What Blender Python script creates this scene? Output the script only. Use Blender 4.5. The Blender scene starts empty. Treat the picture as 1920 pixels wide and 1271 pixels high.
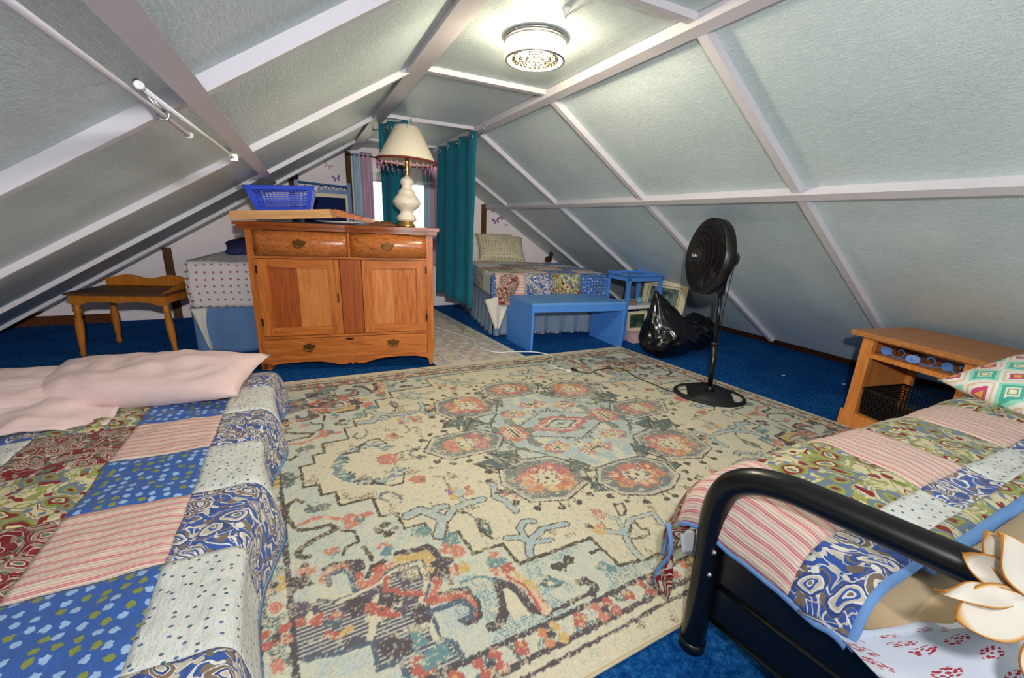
import bpy, bmesh, math, random
import numpy as np
from mathutils import Vector, Matrix, noise as mnoise
C = bpy.context.scene.collection
PI = math.pi
random.seed(4)
# ------------------------------------------------------------------ camera, world, lights, exposure
def cam_axes(yaw, pitch, roll):
    cy, sy = math.cos(yaw), math.sin(yaw)
    w = Vector((sy*math.cos(pitch), cy*math.cos(pitch), -math.sin(pitch)))
    r = Vector((cy, -sy, 0)); u = r.cross(w)
    return r*math.cos(roll)+u*math.sin(roll), -r*math.sin(roll)+u*math.cos(roll), w
CR, CU, CW = cam_axes(math.radians(26.74), math.radians(15.57), math.radians(2.40))
CAM = Vector((0, 0, 1.12))
cd = bpy.data.cameras.new('camera'); cam = bpy.data.objects.new('camera', cd); C.objects.link(cam)
cd.sensor_width = 36; cd.lens = 774/1920*36; cd.clip_start = .02
cam.matrix_world = Matrix(((CR.x, CU.x, -CW.x, CAM.x), (CR.y, CU.y, -CW.y, CAM.y), (CR.z, CU.z, -CW.z, CAM.z), (0, 0, 0, 1)))
bpy.context.scene.camera = cam
sc = bpy.context.scene
sc.view_settings.view_transform = 'Standard'; sc.view_settings.look = 'None'
sc.view_settings.gamma = 1; sc.view_settings.use_curve_mapping = False
sc.view_settings.exposure = -0.28
wd = bpy.data.worlds.new('world'); sc.world = wd; wd.use_nodes = True
bg = wd.node_tree.nodes['Background']; bg.inputs[0].default_value = (1, .95, .72, 1); bg.inputs[1].default_value = 5.0
def lamp(name, kind, loc, power, color, size=.1, aim=None, falloff=None):
    d = bpy.data.lights.new(name, kind); d.energy = power; d.color = color
    if kind == 'AREA': d.shape = 'RECTANGLE'; d.size, d.size_y = size
    elif kind != 'SUN': d.shadow_soft_size = size
    if falloff:
        d.use_nodes = True; nt = d.node_tree
        em = nt.nodes['Emission']; f = nt.nodes.new('ShaderNodeLightFalloff')
        f.inputs['Strength'].default_value = 1.0; f.inputs['Smooth'].default_value = 0
        a, b = nt.nodes.new('ShaderNodeMath'), nt.nodes.new('ShaderNodeMath'); a.operation = 'MULTIPLY'; b.operation = 'MULTIPLY_ADD'
        a.inputs[1].default_value = falloff[0]; nt.links.new(f.outputs['Linear'], a.inputs[0])
        b.inputs[1].default_value = falloff[1]; nt.links.new(f.outputs['Constant'], b.inputs[0]); nt.links.new(a.outputs[0], b.inputs[2]); nt.links.new(b.outputs[0], em.inputs['Strength'])
    o = bpy.data.objects.new(name, d); C.objects.link(o); o.location = loc
    if aim is not None: o.rotation_euler = (Vector(aim)-Vector(loc)).to_track_quat('-Z', 'Y').to_euler()
    return o
lamp('camera_flash', 'POINT', CAM+CU*.22+CR*.05-CW*.16, 54, (1, .985, .97), .03, falloff=(.55, .18))
lamp('rear_fill', 'AREA', (.98, -2.08, 1.05), 22, (1, .98, .95), (1.2, .8), aim=(.98, 3, .7))  # added soft fill lamp behind the camera, no known source there
lamp('ceiling_bulb', 'POINT', (.985, 1.845, 1.845), 112, (1, .87, .62), .05)
# ------------------------------------------------------------------ helpers: materials
def lin(r, g, b):
    f = lambda c: (c/255/12.92) if c <= 10 else ((c/255+.055)/1.055)**2.4
    return (f(r), f(g), f(b), 1)
class M:
    def __init__(s, name, rough=.7, spec=.3):
        s.m = bpy.data.materials.new(name); s.m.use_nodes = True; s.nt = s.m.node_tree
        s.b = s.nt.nodes['Principled BSDF']; s.set('Roughness', rough); s.set('Specular IOR Level', spec)
    def set(s, k, v):
        if hasattr(v, 'is_output') or isinstance(v, bpy.types.NodeSocket): s.nt.links.new(v, s.b.inputs[k])
        else: s.b.inputs[k].default_value = v
        return s
    def put(s, inp, v):
        if isinstance(v, bpy.types.NodeSocket): s.nt.links.new(v, inp)
        else: inp.default_value = v
    flat = False
    def uv(s): s.flat = True; return s.nt.nodes.new('ShaderNodeTexCoord').outputs['UV']
    def obj(s): return s.nt.nodes.new('ShaderNodeTexCoord').outputs['Object']
    def map(s, v, sc=(1, 1, 1), rot=(0, 0, 0), loc=(0, 0, 0)):
        n = s.nt.nodes.new('ShaderNodeMapping'); s.nt.links.new(v, n.inputs[0])
        n.inputs['Scale'].default_value = sc; n.inputs['Rotation'].default_value = rot; n.inputs['Location'].default_value = loc
        return n.outputs[0]
    def noise(s, v, scale, detail=2, rough=.5, dist=0, col=False):
        n = s.nt.nodes.new('ShaderNodeTexNoise'); s.nt.links.new(v, n.inputs['Vector'])
        n.inputs['Scale'].default_value = scale; n.inputs['Detail'].default_value = detail
        n.inputs['Roughness'].default_value = rough; n.inputs['Distortion'].default_value = dist
        return n.outputs['Color' if col else 'Fac']
    def vor(s, v, scale, rand=1.0, feature='F1', out='Distance'):
        n = s.nt.nodes.new('ShaderNodeTexVoronoi'); n.voronoi_dimensions = '2D' if s.flat else '3D'; n.feature = feature; s.nt.links.new(v, n.inputs['Vector'])
        n.inputs['Scale'].default_value = scale; n.inputs['Randomness'].default_value = rand
        return n.outputs[out]
    def math(s, op, a, b=0.0, c=0.0):
        n = s.nt.nodes.new('ShaderNodeMath'); n.operation = op
        s.put(n.inputs[0], a); s.put(n.inputs[1], b); s.put(n.inputs[2], c)
        return n.outputs[0]
    def vmath(s, op, a, b):
        n = s.nt.nodes.new('ShaderNodeVectorMath'); n.operation = op
        s.put(n.inputs[0], a); s.put(n.inputs[1], b); return n.outputs[0]
    def sep(s, v):
        n = s.nt.nodes.new('ShaderNodeSeparateXYZ'); s.nt.links.new(v, n.inputs[0]); return n.outputs
    def comb(s, x, y, z=0.0):
        n = s.nt.nodes.new('ShaderNodeCombineXYZ'); s.put(n.inputs[0], x); s.put(n.inputs[1], y); s.put(n.inputs[2], z); return n.outputs[0]
    def mix(s, f, a, b):
        n = s.nt.nodes.new('ShaderNodeMix'); n.data_type = 'RGBA'
        s.put(n.inputs[0], f); s.put(n.inputs[6], a); s.put(n.inputs[7], b); return n.outputs[2]
    def ramp(s, f, stops, const=True):
        n = s.nt.nodes.new('ShaderNodeValToRGB'); s.nt.links.new(f, n.inputs[0]); cr = n.color_ramp
        cr.interpolation = 'CONSTANT' if const else 'LINEAR'
        while len(cr.elements) < len(stops): cr.elements.new(.5)
        for e, (p, c) in zip(cr.elements, stops): e.position = p; e.color = c
        return n.outputs[0]
    def bump(s, h, strength=.3, dist=.01):
        n = s.nt.nodes.new('ShaderNodeBump'); n.inputs['Strength'].default_value = strength; n.inputs['Distance'].default_value = dist
        s.nt.links.new(h, n.inputs['Height']); s.nt.links.new(n.outputs[0], s.b.inputs['Normal']); return s
    def warp(s, v, amp, scale):
        n = s.noise(v, scale, 2, .5, 0, True)
        d = s.vmath('SUBTRACT', n, (.5, .5, .5)); d = s.vmath('MULTIPLY', d, (amp, amp, amp)); return s.vmath('ADD', v, d)
def plain(name, rgb, rough=.6, spec=.3, metal=0, bump=0, bscale=200, var=0):
    m = M(name, rough, spec); c = lin(*rgb)
    if var:
        n = m.noise(m.obj(), 9, 4); m.set('Base Color', m.mix(n, tuple(x*(1-var) for x in c[:3])+(1,), tuple(min(1, x*(1+var)) for x in c[:3])+(1,)))
    else: m.set('Base Color', c)
    m.set('Metallic', metal)
    if bump: m.bump(m.noise(m.obj(), bscale, 3), bump, .003)
    return m.m
def wood(name, dark, light, axis='x', rough=.4, spec=.5, fig=0, scale=1.0):
    m = M(name, rough, spec); o = m.obj()
    st = {'x': (1.2, 14, 14), 'y': (14, 1.2, 14), 'z': (14, 14, 1.2)}[axis]
    v = m.map(o, tuple(q*scale for q in st)); n = m.noise(v, 4, 5, .6, .6); f = m.noise(m.map(o, tuple(q*5*scale for q in st)), 8, 3, .6)
    h = m.math('ADD', m.math('MULTIPLY', n, .75), m.math('MULTIPLY', f, .3))
    if fig:
        g = m.noise(m.map(o, (26, 26, 40)), 1.6, 4, .7, 1.5); h = m.math('ADD', m.math('MULTIPLY', h, .45), m.math('MULTIPLY', g, .62))
    m.set('Base Color', m.ramp(h, [(.32, lin(*dark)), (.68, lin(*light))], False))
    m.bump(f, .08, .002); return m.m
# ------------------------------------------------------------------ helpers: geometry
def ngon_smooth(me, on):
    for p in me.polygons: p.use_smooth = on
def link(name, bm, mat, parent=None, smooth=False, bevel=0, seg=1):
    if bevel:
        bmesh.ops.bevel(bm, geom=[e for e in bm.edges if len(e.link_faces) == 2 and e.calc_face_angle(0) > .5], offset=bevel, segments=seg, affect='EDGES', profile=.5, clamp_overlap=True)
    bmesh.ops.recalc_face_normals(bm, faces=bm.faces[:])
    me = bpy.data.meshes.new(name); bm.to_mesh(me); bm.free()
    if smooth: ngon_smooth(me, True)
    me.materials.append(mat)
    o = bpy.data.objects.new(name, me); C.objects.link(o)
    if parent is not None: o.parent = parent
    return o
def B(): return bmesh.new()
def box(bm, x0, x1, y0, y1, z0, z1, f=None):
    vs = [Vector((x, y, z)) for z in (z0, z1) for y in (y0, y1) for x in (x0, x1)]
    if f: vs = [Vector(f(v)) for v in vs]
    vs = [bm.verts.new(v) for v in vs]
    for q in ((0, 2, 3, 1), (4, 5, 7, 6), (0, 1, 5, 4), (1, 3, 7, 5), (3, 2, 6, 7), (2, 0, 4, 6)): bm.faces.new([vs[i] for i in q])
    return bm
def prism(bm, pts, fn, d0, d1):
    """pts: 2D outline; fn(a,b,d)->3D"""
    a = [bm.verts.new(fn(x, y, d0)) for x, y in pts]; b = [bm.verts.new(fn(x, y, d1)) for x, y in pts]
    n = len(pts)
    bm.faces.new(a); bm.faces.new(b[::-1])
    for i in range(n): bm.faces.new([a[i], b[i], b[(i+1) % n], a[(i+1) % n]])
    return bm
def tube(bm, pts, r, n=8, closed=False, cap=True):
    pts = [Vector(p) for p in pts]; N = len(pts); rings = []
    rr = r if isinstance(r, (list, tuple)) else [r]*N
    up = None
    for i, p in enumerate(pts):
        if closed: t = pts[(i+1) % N]-pts[i-1]
        else: t = pts[min(i+1, N-1)]-pts[max(i-1, 0)]
        t.normalize()
        if up is None: up = t.orthogonal().normalized()
        up = (up-t*up.dot(t)); up = up.normalized() if up.length > 1e-6 else t.orthogonal().normalized()
        s = t.cross(up)
        rings.append([bm.verts.new(p+(up*math.cos(2*PI*k/n)+s*math.sin(2*PI*k/n))*rr[i]) for k in range(n)])
    for i in range(N if closed else N-1):
        a, b = rings[i], rings[(i+1) % N]
        for k in range(n): bm.faces.new([a[k], a[(k+1) % n], b[(k+1) % n], b[k]])
    if cap and not closed: bm.faces.new(rings[0][::-1]); bm.faces.new(rings[-1])
    return bm
def spline(pts, n=8, closed=False):
    P = [Vector(p) for p in pts]; N = len(P); out = []
    for i in range(N if closed else N-1):
        a, b, c, d = (P[(i-1) % N], P[i], P[(i+1) % N], P[(i+2) % N]) if closed else (P[max(i-1, 0)], P[i], P[i+1], P[min(i+2, N-1)])
        for k in range(n):
            t = k/n; out.append(.5*((2*b)+(c-a)*t+(2*a-5*b+4*c-d)*t*t+(3*b-a-3*c+d)*t**3))
    if not closed: out.append(P[-1])
    return out
def lathe(bm, prof, n=24, base=(0, 0, 0), axis=None):
    base = Vector(base); ax = Vector(axis).normalized() if axis is not None else Vector((0, 0, 1))
    e1 = ax.orthogonal().normalized(); e2 = ax.cross(e1); rings = []
    for r, z in prof:
        if r < 1e-5: rings.append([bm.verts.new(base+ax*z)])
        else: rings.append([bm.verts.new(base+ax*z+(e1*math.cos(2*PI*k/n)+e2*math.sin(2*PI*k/n))*r) for k in range(n)])
    for a, b in zip(rings, rings[1:]):
        for k in range(n):
            f = [a[k % len(a)], a[(k+1) % len(a)], b[(k+1) % len(b)], b[k % len(b)]]; f = list(dict.fromkeys(f))
            if len(f) > 2: bm.faces.new(f)
    return bm
def ball(bm, c, r, n=8, sq=(1, 1, 1)):
    m = Matrix.Translation(c) @ Matrix.Diagonal((r*sq[0], r*sq[1], r*sq[2], 1))
    bmesh.ops.create_uvsphere(bm, u_segments=n, v_segments=max(5, n//2+1), radius=1, matrix=m); return bm
def sheet(name, fn, u0, u1, v0, v1, nu, nv, mat, parent=None, thick=0, smooth=True, puff=0):
    """cloth or surface grid: fn(u,v)->point, uv in metres"""
    V = []; UV = []
    for j in range(nv+1):
        for i in range(nu+1):
            s, t = i/nu, j/nv; u = u0+(u1-u0)*s; v = v0+(v1-v0)*t; p = Vector(fn(u, v))
            if puff: p = p+Vector((0, 0, puff*((4*s*(1-s))*(4*t*(1-t)))**.35))
            V.append(p); UV.append((u, v))
    F = [(j*(nu+1)+i, j*(nu+1)+i+1, (j+1)*(nu+1)+i+1, (j+1)*(nu+1)+i) for j in range(nv) for i in range(nu)]
    me = bpy.data.meshes.new(name); me.from_pydata(V, [], F)
    ul = me.uv_layers.new(name='UVMap')
    for l in me.loops: ul.data[l.index].uv = UV[l.vertex_index]
    if smooth: ngon_smooth(me, True)
    me.materials.append(mat); o = bpy.data.objects.new(name, me); C.objects.link(o)
    if parent is not None: o.parent = parent
    if thick:
        md = o.modifiers.new('thickness', 'SOLIDIFY'); md.thickness = thick; md.offset = -1
    return o
def empty(name, loc, rz, label, cat, group=None):
    o = bpy.data.objects.new(name, None); C.objects.link(o); o.empty_display_size = .05
    o.location = loc; o.rotation_euler = (0, 0, rz); return tag(o, label, cat, group)
def tag(o, label, cat, group=None):
    o['label'] = label; o['category'] = cat
    if group: o['group'] = group
    return o
def struct(o): o['kind'] = 'structure'; return o
def copytree(o, parent=None):
    c = o.copy(); C.objects.link(c)
    if parent is not None: c.parent = parent
    for ch in list(o.children): copytree(ch, c)
    return c
def nz(x, y, z=0, s=1.0): return mnoise.noise(Vector((x*s, y*s, z*s)))
def smooth01(t): t = max(0., min(1., t)); return t*t*(3-2*t)
# ------------------------------------------------------------------ materials
def mk_panel(name, rgb, rgb2):
    m = M(name, .42, .45); o = m.obj()
    a = m.noise(m.map(o, (9, 70, 70), (.3, .2, .6)), 3, 3, .6); b = m.noise(m.map(o, (70, 9, 40), (.1, .5, -.4)), 3, 3, .6)
    h = m.math('MAXIMUM', a, b); h2 = m.noise(o, 2.2, 3)
    m.set('Base Color', m.mix(m.ramp(m.math('ADD', m.math('MULTIPLY', h, .7), m.math('MULTIPLY', h2, .3)), [(.4, (0, 0, 0, 1)), (.66, (1, 1, 1, 1))], False), lin(*rgb), lin(*rgb2)))
    m.set('Roughness', m.math('SUBTRACT', .62, m.math('MULTIPLY', h, .35)))
    m.bump(h, .55, .006); return m.m
m_panel = mk_panel('painted_fibre_panel', (180, 199, 205), (212, 227, 230))
m_batten = plain('lavender_white_paint', (206, 203, 211), .45, .4, bump=.12, bscale=60, var=.04)
m_beam = plain('grey_lavender_paint', (196, 192, 202), .5, .4, bump=.15, bscale=50, var=.06)
m_wall = plain('white_wall_paint', (226, 216, 216), .7, .2, bump=.05, bscale=60, var=.04)
m_stud = wood('bare_brown_stud', (58, 40, 28), (98, 72, 50), 'z', .8, .1)
m_sole = wood('rough_brown_sole_board', (45, 25, 15), (110, 62, 36), 'y', .85, .1)
def mk_carpet():
    m = M('blue_carpet', .95, .05); o = m.obj()
    n = m.noise(o, 45, 4, .7); f = m.noise(o, 320, 2, .7); l = m.noise(o, 3.5, 3)
    h = m.math('ADD', m.math('MULTIPLY', n, .55), m.math('ADD', m.math('MULTIPLY', f, .35), m.math('MULTIPLY', l, .12)))
    m.set('Base Color', m.ramp(h, [(.36, lin(5, 42, 108)), (.5, lin(14, 84, 160)), (.66, lin(62, 142, 208))], False))
    m.bump(m.math('ADD', f, n), .9, .012); return m.m
m_carpet = mk_carpet()
# fabrics (uv in metres)
def fab(name, rough=.9): m = M(name, rough, .12); m.set('Sheen Weight', .12); return m
def quilting(m, v, k=.5):
    w = m.noise(m.map(v, (60, 14, 1)), 1.2, 3, .6); w2 = m.noise(v, 26, 3, .6)
    m.bump(m.math('ADD', w, w2), k, .008)
def mk_stripe(name, ang=0, freq=32):
    m = fab(name); v = m.map(m.uv(), (1, 1, 1), (0, 0, ang)); w = m.warp(v, .012, 7); x = m.sep(w)[0]
    f = m.math('FRACT', m.math('MULTIPLY', x, freq)); cream = lin(222, 204, 186); pk = lin(196, 112, 122); lp = lin(219, 168, 166); gy = lin(190, 170, 160)
    m.set('Base Color', m.ramp(f, [(0, cream), (.22, lp), (.34, cream), (.46, pk), (.56, lp), (.66, pk), (.74, cream), (.9, gy)]))
    quilting(m, v, .6); return m.m
def mk_bluefl(name):
    m = fab(name); v = m.warp(m.uv(), .006, 30); d = m.vor(v, 30, .5); c = m.sep(m.vor(v, 30, .5, out='Color'))[0]
    p = m.noise(v, 130, 2, .5); dd = m.math('ADD', d, m.math('MULTIPLY', m.math('SUBTRACT', p, .5), .42))
    fl = m.ramp(c, [(0, lin(152, 182, 222)), (.66, lin(132, 142, 70)), (1, lin(132, 142, 70))]); k = m.math('LESS_THAN', dd, .275)
    m.set('Base Color', m.mix(k, lin(58, 94, 166), fl)); quilting(m, v); return m.m
def mk_whitedot(name):
    m = fab(name); v = m.uv(); d = m.vor(m.map(v, (.75, 1, 1)), 38, .8); k = m.math('LESS_THAN', d, .125); c = m.sep(m.vor(m.map(v, (.75, 1, 1)), 38, .8, out='Color'))[1]
    d2 = m.vor(v, 105, 1.); k2 = m.math('LESS_THAN', d2, .09)
    base = m.mix(m.noise(v, 40, 3), lin(196, 203, 202), lin(219, 220, 214)); base = m.mix(k2, base, lin(196, 150, 140))
    m.set('Base Color', m.mix(k, base, m.ramp(c, [(0, lin(70, 100, 118)), (.6, lin(96, 112, 152)), (.85, lin(150, 110, 110))]))); quilting(m, v, .75); return m.m
def mk_paisley(name, base, a, b, c, d, scale=8.5, off=0):
    m = fab(name); v = m.map(m.uv(), (1, 1, 1), (0, 0, .6), (off, off*.7, off)); w = m.warp(m.warp(v, .10, 8), .02, 34); ws = m.map(w, (1, 1.7, 1), (0, 0, .5))
    d1 = m.vor(ws, scale, .85); cc = m.sep(m.vor(ws, scale, .85, out='Color'))
    big = m.ramp(d1, [(0, lin(*c)), (.09, lin(*a)), (.14, lin(*d)), (.21, lin(*a)), (.24, lin(*b)), (.34, lin(*a)), (.38, lin(*base)), (.46, lin(*b)), (.49, lin(*base)), (.58, lin(*d)), (.62, lin(*base))])
    big2 = m.ramp(d1, [(0, lin(*b)), (.07, lin(*a)), (.11, lin(*base)), (.18, lin(*c)), (.26, lin(*a)), (.31, lin(*d)), (.40, lin(*b)), (.43, lin(*base)), (.52, lin(*c)), (.56, lin(*base))])
    col = m.mix(m.math('GREATER_THAN', cc[0], .5), big, big2)
    n = m.noise(w, 9, 1, .5); ln = m.math('LESS_THAN', m.math('FRACT', m.math('MULTIPLY', n, 9)), .2); k3 = m.math('MULTIPLY', ln, m.math('GREATER_THAN', d1, .40)); col = m.mix(k3, col, lin(*a) if base[0] < 150 else lin(*d))
    d2 = m.vor(w, scale*3.4, 1.); k2 = m.math('MULTIPLY', m.math('LESS_THAN', d2, .3), m.math('GREATER_THAN', d1, .36)); col = m.mix(k2, col, m.ramp(m.sep(m.vor(w, scale*3.4, 1., out='Color'))[1], [(0, lin(*b)), (.4, lin(*c)), (.7, lin(*d)), (.9, lin(*a))]))
    m.set('Base Color', col); quilting(m, v, .5); return m.m
f_pink = mk_stripe('pink_ticking_stripe', PI/2); f_pink2 = mk_stripe('pink_ticking_stripe_lengthwise', 0)
f_blue = mk_bluefl('blue_sprig_print'); f_white = mk_whitedot('white_speckled_print')
f_green = mk_paisley('green_paisley_print', (206, 196, 158), (122, 130, 62), (104, 122, 150), (128, 34, 42), (150, 152, 88), 8, 0)
f_red = mk_paisley('red_paisley_print', (118, 22, 34), (196, 182, 166), (150, 128, 112), (100, 118, 90), (130, 40, 46), 10, 3)
f_bpais = mk_paisley('blue_paisley_print', (62, 92, 166), (222, 219, 210), (128, 112, 98), (200, 192, 176), (60, 80, 140), 9.5, 7)
m_bind = plain('pale_blue_binding', (112, 152, 206), .8, .1, bump=.2, bscale=90)
def mk_redspr(name, regular=False, sc=None):
    m = fab(name); v = m.uv()
    if sc: v = m.map(v, sc)
    if regular: d = m.vor(m.map(v, (1, 1, 1), (0, 0, .0)), 18, .15); k = m.math('LESS_THAN', d, .16); base = lin(214, 206, 206); red = lin(176, 104, 92)
    else:
        d = m.vor(v, 20, .5); f = m.vor(v, 170, .8); k = m.math('MULTIPLY', m.math('LESS_THAN', d, .27), m.math('LESS_THAN', f, .38)); base = m.mix(m.noise(v, 9, 3), lin(186, 196, 216), lin(222, 224, 230)); red = lin(170, 52, 66)
    m.set('Base Color', m.mix(k, base, red)); m.bump(m.noise(v, 14, 3), .25, .01); return m.m
f_redspr = mk_redspr('white_sheet_red_sprigs')
f_redspr_u = mk_redspr('white_sheet_red_sprigs_scaled', False, (1.25, 1.25, 1)); f_reddot = mk_redspr('white_sheet_red_dots', True)
m_tan = plain('tan_fitted_sheet', (196, 172, 138), .85, .1, bump=.15, bscale=25)
def mk_pinkp(name):
    m = fab(name); v = m.uv(); n = m.noise(m.map(v, (8, 30, 1)), 3, 3); m.set('Base Color', m.mix(n, lin(222, 190, 190), lin(234, 212, 210))); m.bump(n, .25, .01); return m.m
m_pinkp = mk_pinkp('faded_pink_cotton')
def mk_ikat():
    m = fab('aqua_ikat_print'); v = m.warp(m.uv(), .008, 60); x, y = m.sep(m.map(v, (8, 8, 1), (0, 0, .25)))[:2]
    px = m.math('ABSOLUTE', m.math('SUBTRACT', m.math('FRACT', x), .5)); py = m.math('ABSOLUTE', m.math('SUBTRACT', m.math('FRACT', y), .5))
    st = m.math('SNAP', m.math('ADD', px, py), .06); wh = lin(230, 228, 220)
    m.set('Base Color', m.ramp(st, [(0, lin(226, 176, 78)), (.1, lin(200, 82, 120)), (.2, wh), (.32, lin(222, 190, 160)), (.4, wh), (.5, lin(150, 216, 196)), (.64, lin(80, 178, 160)), (.72, wh), (.8, lin(140, 178, 110)), (.88, wh)])); m.bump(m.noise(v, 20, 2), .2, .01); return m.m
f_ikat = mk_ikat()
def mk_dots(name, base, dot, sc, r=.2, rnd=.2):
    m = fab(name); v = m.uv(); d = m.vor(v, sc, rnd); m.set('Base Color', m.mix(m.math('LESS_THAN', d, r), lin(*base), lin(*dot))); m.bump(m.noise(v, 20, 2), .3, .01); return m.m
f_creamdot = mk_dots('cream_dotted_print', (206, 196, 168), (150, 130, 100), 26); f_white2 = mk_dots('pale_floral_print', (214, 208, 198), (150, 160, 140), 30, .16, .9)
m_denim = plain('blue_dust_ruffle', (96, 128, 172), .9, .1, bump=.3, bscale=60, var=.12)
m_mauvebl = plain('pale_grey_blue_skirt', (128, 146, 168), .9, .1, bump=.3, bscale=50, var=.1)
m_teal = M('teal_curtain', .8, .2); m_teal.set('Base Color', m_teal.mix(m_teal.noise(m_teal.obj(), 6, 2), lin(10, 88, 108), lin(16, 106, 126))).set('Sheen Weight', .1); m_teal.bump(m_teal.noise(m_teal.obj(), 300, 2), .1, .002); m_teal = m_teal.m
m_pale = plain('pale_blue_voile', (166, 190, 206), .9, .1); m_mauve = plain('mauve_voile', (186, 156, 176), .9, .1)
# solids
oak = wood('golden_oak', (142, 66, 20), (206, 124, 58), 'x', .32, .5); oakz = wood('golden_oak_upright', (142, 66, 20), (206, 124, 58), 'z', .32, .5)
oakdk = wood('reddish_oak_panel', (124, 54, 18), (172, 90, 40), 'z', .34, .5); oakfig = wood('flame_figured_oak', (92, 38, 12), (206, 124, 62), 'x', .26, .6, 1)
oakpale = wood('paler_oak_board', (170, 92, 40), (214, 140, 76), 'z', .34, .5)
oaktop = wood('dark_oak_top', (104, 44, 14), (160, 84, 34), 'x', .28, .5)
pine = wood('honey_pine', (176, 98, 36), (222, 146, 76), 'z', .45, .4); pinetop = wood('honey_pine_top', (150, 92, 46), (190, 128, 76), 'y', .4, .4)
maple = wood('orange_maple', (150, 84, 22), (196, 122, 44), 'z', .4, .4); mapletop = wood('dull_brown_table_top', (66, 44, 30), (104, 72, 50), 'x', .4, .4)
traywood = wood('pale_raw_wood', (190, 136, 82), (226, 178, 124), 'x', .55, .3)
m_brass = plain('aged_brass', (116, 84, 40), .42, .5, .85); m_gold = plain('bright_brass', (206, 170, 90), .25, .5, .9); m_iron = plain('dark_iron', (40, 34, 30), .5, .5, .6)
m_blue = plain('sky_blue_paint', (74, 134, 214), .5, .35, bump=.15, bscale=40, var=.12); m_bluetop = plain('scuffed_blue_paint', (92, 148, 214), .45, .4, bump=.2, bscale=60, var=.22)
m_bluepl = plain('blue_plastic', (44, 78, 214), .35, .5); m_black = plain('black_plastic', (16, 16, 18), .35, .5); m_blackm = plain('matt_black_plastic', (24, 24, 27), .55, .4)
m_tubeb = plain('black_enamel', (9, 10, 11), .3, .5); m_bag = plain('black_bin_liner', (8, 8, 9), .22, .6)
m_porc = M('painted_porcelain', .2, .5); _v = m_porc.obj(); _d = m_porc.vor(_v, 22, .9)
m_porc.set('Base Color', m_porc.mix(m_porc.math('LESS_THAN', _d, .17), lin(226, 216, 200), m_porc.ramp(m_porc.sep(m_porc.vor(_v, 22, .9, out='Color'))[0], [(0, lin(206, 160, 130)), (.5, lin(150, 150, 110)), (.75, lin(206, 186, 140))]))); m_porc = m_porc.m
m_shade = M('cream_lamp_shade', .8, .2); m_shade.set('Base Color', lin(232, 222, 202)); m_shade.set('Subsurface Weight', 0); m_shade = m_shade.m
m_braid = plain('dark_red_braid', (112, 50, 44), .8, .2); m_bead = plain('mauve_glass_bead', (176, 120, 150), .15, .6)
m_whitepl = plain('white_plastic', (224, 224, 226), .4, .4); m_white = plain('white_ceramic', (216, 220, 222), .25, .5); m_silver = plain('nickel', (196, 196, 198), .25, .5, .9)
m_cord = plain('dark_flex', (34, 24, 22), .5, .3)
m_maroon = plain('maroon_base_fabric', (74, 16, 24), .85, .1)
m_frame = plain('cream_frame_paint', (216, 204, 172), .5, .3); m_goldl = plain('dull_gilt', (176, 140, 70), .4, .4, .4); m_pinkbox = plain('pale_pink_card', (212, 176, 180), .7, .2)
m_dkblue = plain('deep_blue_panel', (20, 38, 80), .8, .1, var=.2); m_bluerail = plain('blue_enamel_rail', (48, 92, 148), .4, .4)
m_brown = plain('brown_wood_knob', (58, 34, 22), .5, .3)
def glass(name, col=(1, 1, 1, 1), rough=0):
    m = bpy.data.materials.new(name); m.use_nodes = True; nt = m.node_tree; nt.nodes.clear()
    out = nt.nodes.new('ShaderNodeOutputMaterial'); mx = nt.nodes.new('ShaderNodeMixShader'); t = nt.nodes.new('ShaderNodeBsdfTransparent'); g = nt.nodes.new('ShaderNodeBsdfGlossy'); fr = nt.nodes.new('ShaderNodeFresnel')
    t.inputs[0].default_value = col; g.inputs['Roughness'].default_value = rough; fr.inputs[0].default_value = 1.45
    nt.links.new(fr.outputs[0], mx.inputs[0]); nt.links.new(t.outputs[0], mx.inputs[1]); nt.links.new(g.outputs[0], mx.inputs[2]); nt.links.new(mx.outputs[0], out.inputs[0]); return m
m_glass = glass('window_glass'); m_crystal = glass('lamp_crystal', (.96, .93, .86, 1), .08)
m_drop = glass('drop_crystal', (.62, .60, .54, 1), .05)
_nt = m_crystal.node_tree; _o = [n for n in _nt.nodes if n.type == 'OUTPUT_MATERIAL'][0]; _s = _o.inputs[0].links[0].from_socket; _m = _nt.nodes.new('ShaderNodeMixShader'); _m.inputs[0].default_value = .4; _t = _nt.nodes.new('ShaderNodeBsdfTranslucent'); _t.inputs[0].default_value = (.95, .92, .85, 1)
_nt.links.new(_s, _m.inputs[1]); _nt.links.new(_t.outputs[0], _m.inputs[2]); _nt.links.new(_m.outputs[0], _o.inputs[0])
def emit(name, rgb, s):
    m = M(name); m.set('Base Color', rgb); m.set('Emission Color', rgb); m.set('Emission Strength', s); return m.m
m_bulb = emit('lit_bulb', (1, .9, .7, 1), 30)
def mk_petal():
    m = M('white_petal', .6, .3); v = m.uv(); x, y = m.sep(v)[:2]
    e = m.math('MAXIMUM', m.math('ABSOLUTE', y), m.math('SUBTRACT', m.math('MULTIPLY', x, 1.0), 0.0))
    m.set('Base Color', m.ramp(e, [(0, lin(214, 210, 200)), (.86, lin(216, 208, 194)), (.95, lin(196, 146, 72)), (1, lin(176, 112, 38))], False)); return m.m
m_petal = mk_petal()
def mk_art(name, a, b):
    m = M(name, .3, .4); n = m.noise(m.obj(), 14, 3); m.set('Base Color', m.ramp(n, [(.35, lin(*a)), (.6, lin(*b))], False)); return m.m
m_art = mk_art('green_print', (24, 44, 38), (78, 98, 82))
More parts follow.
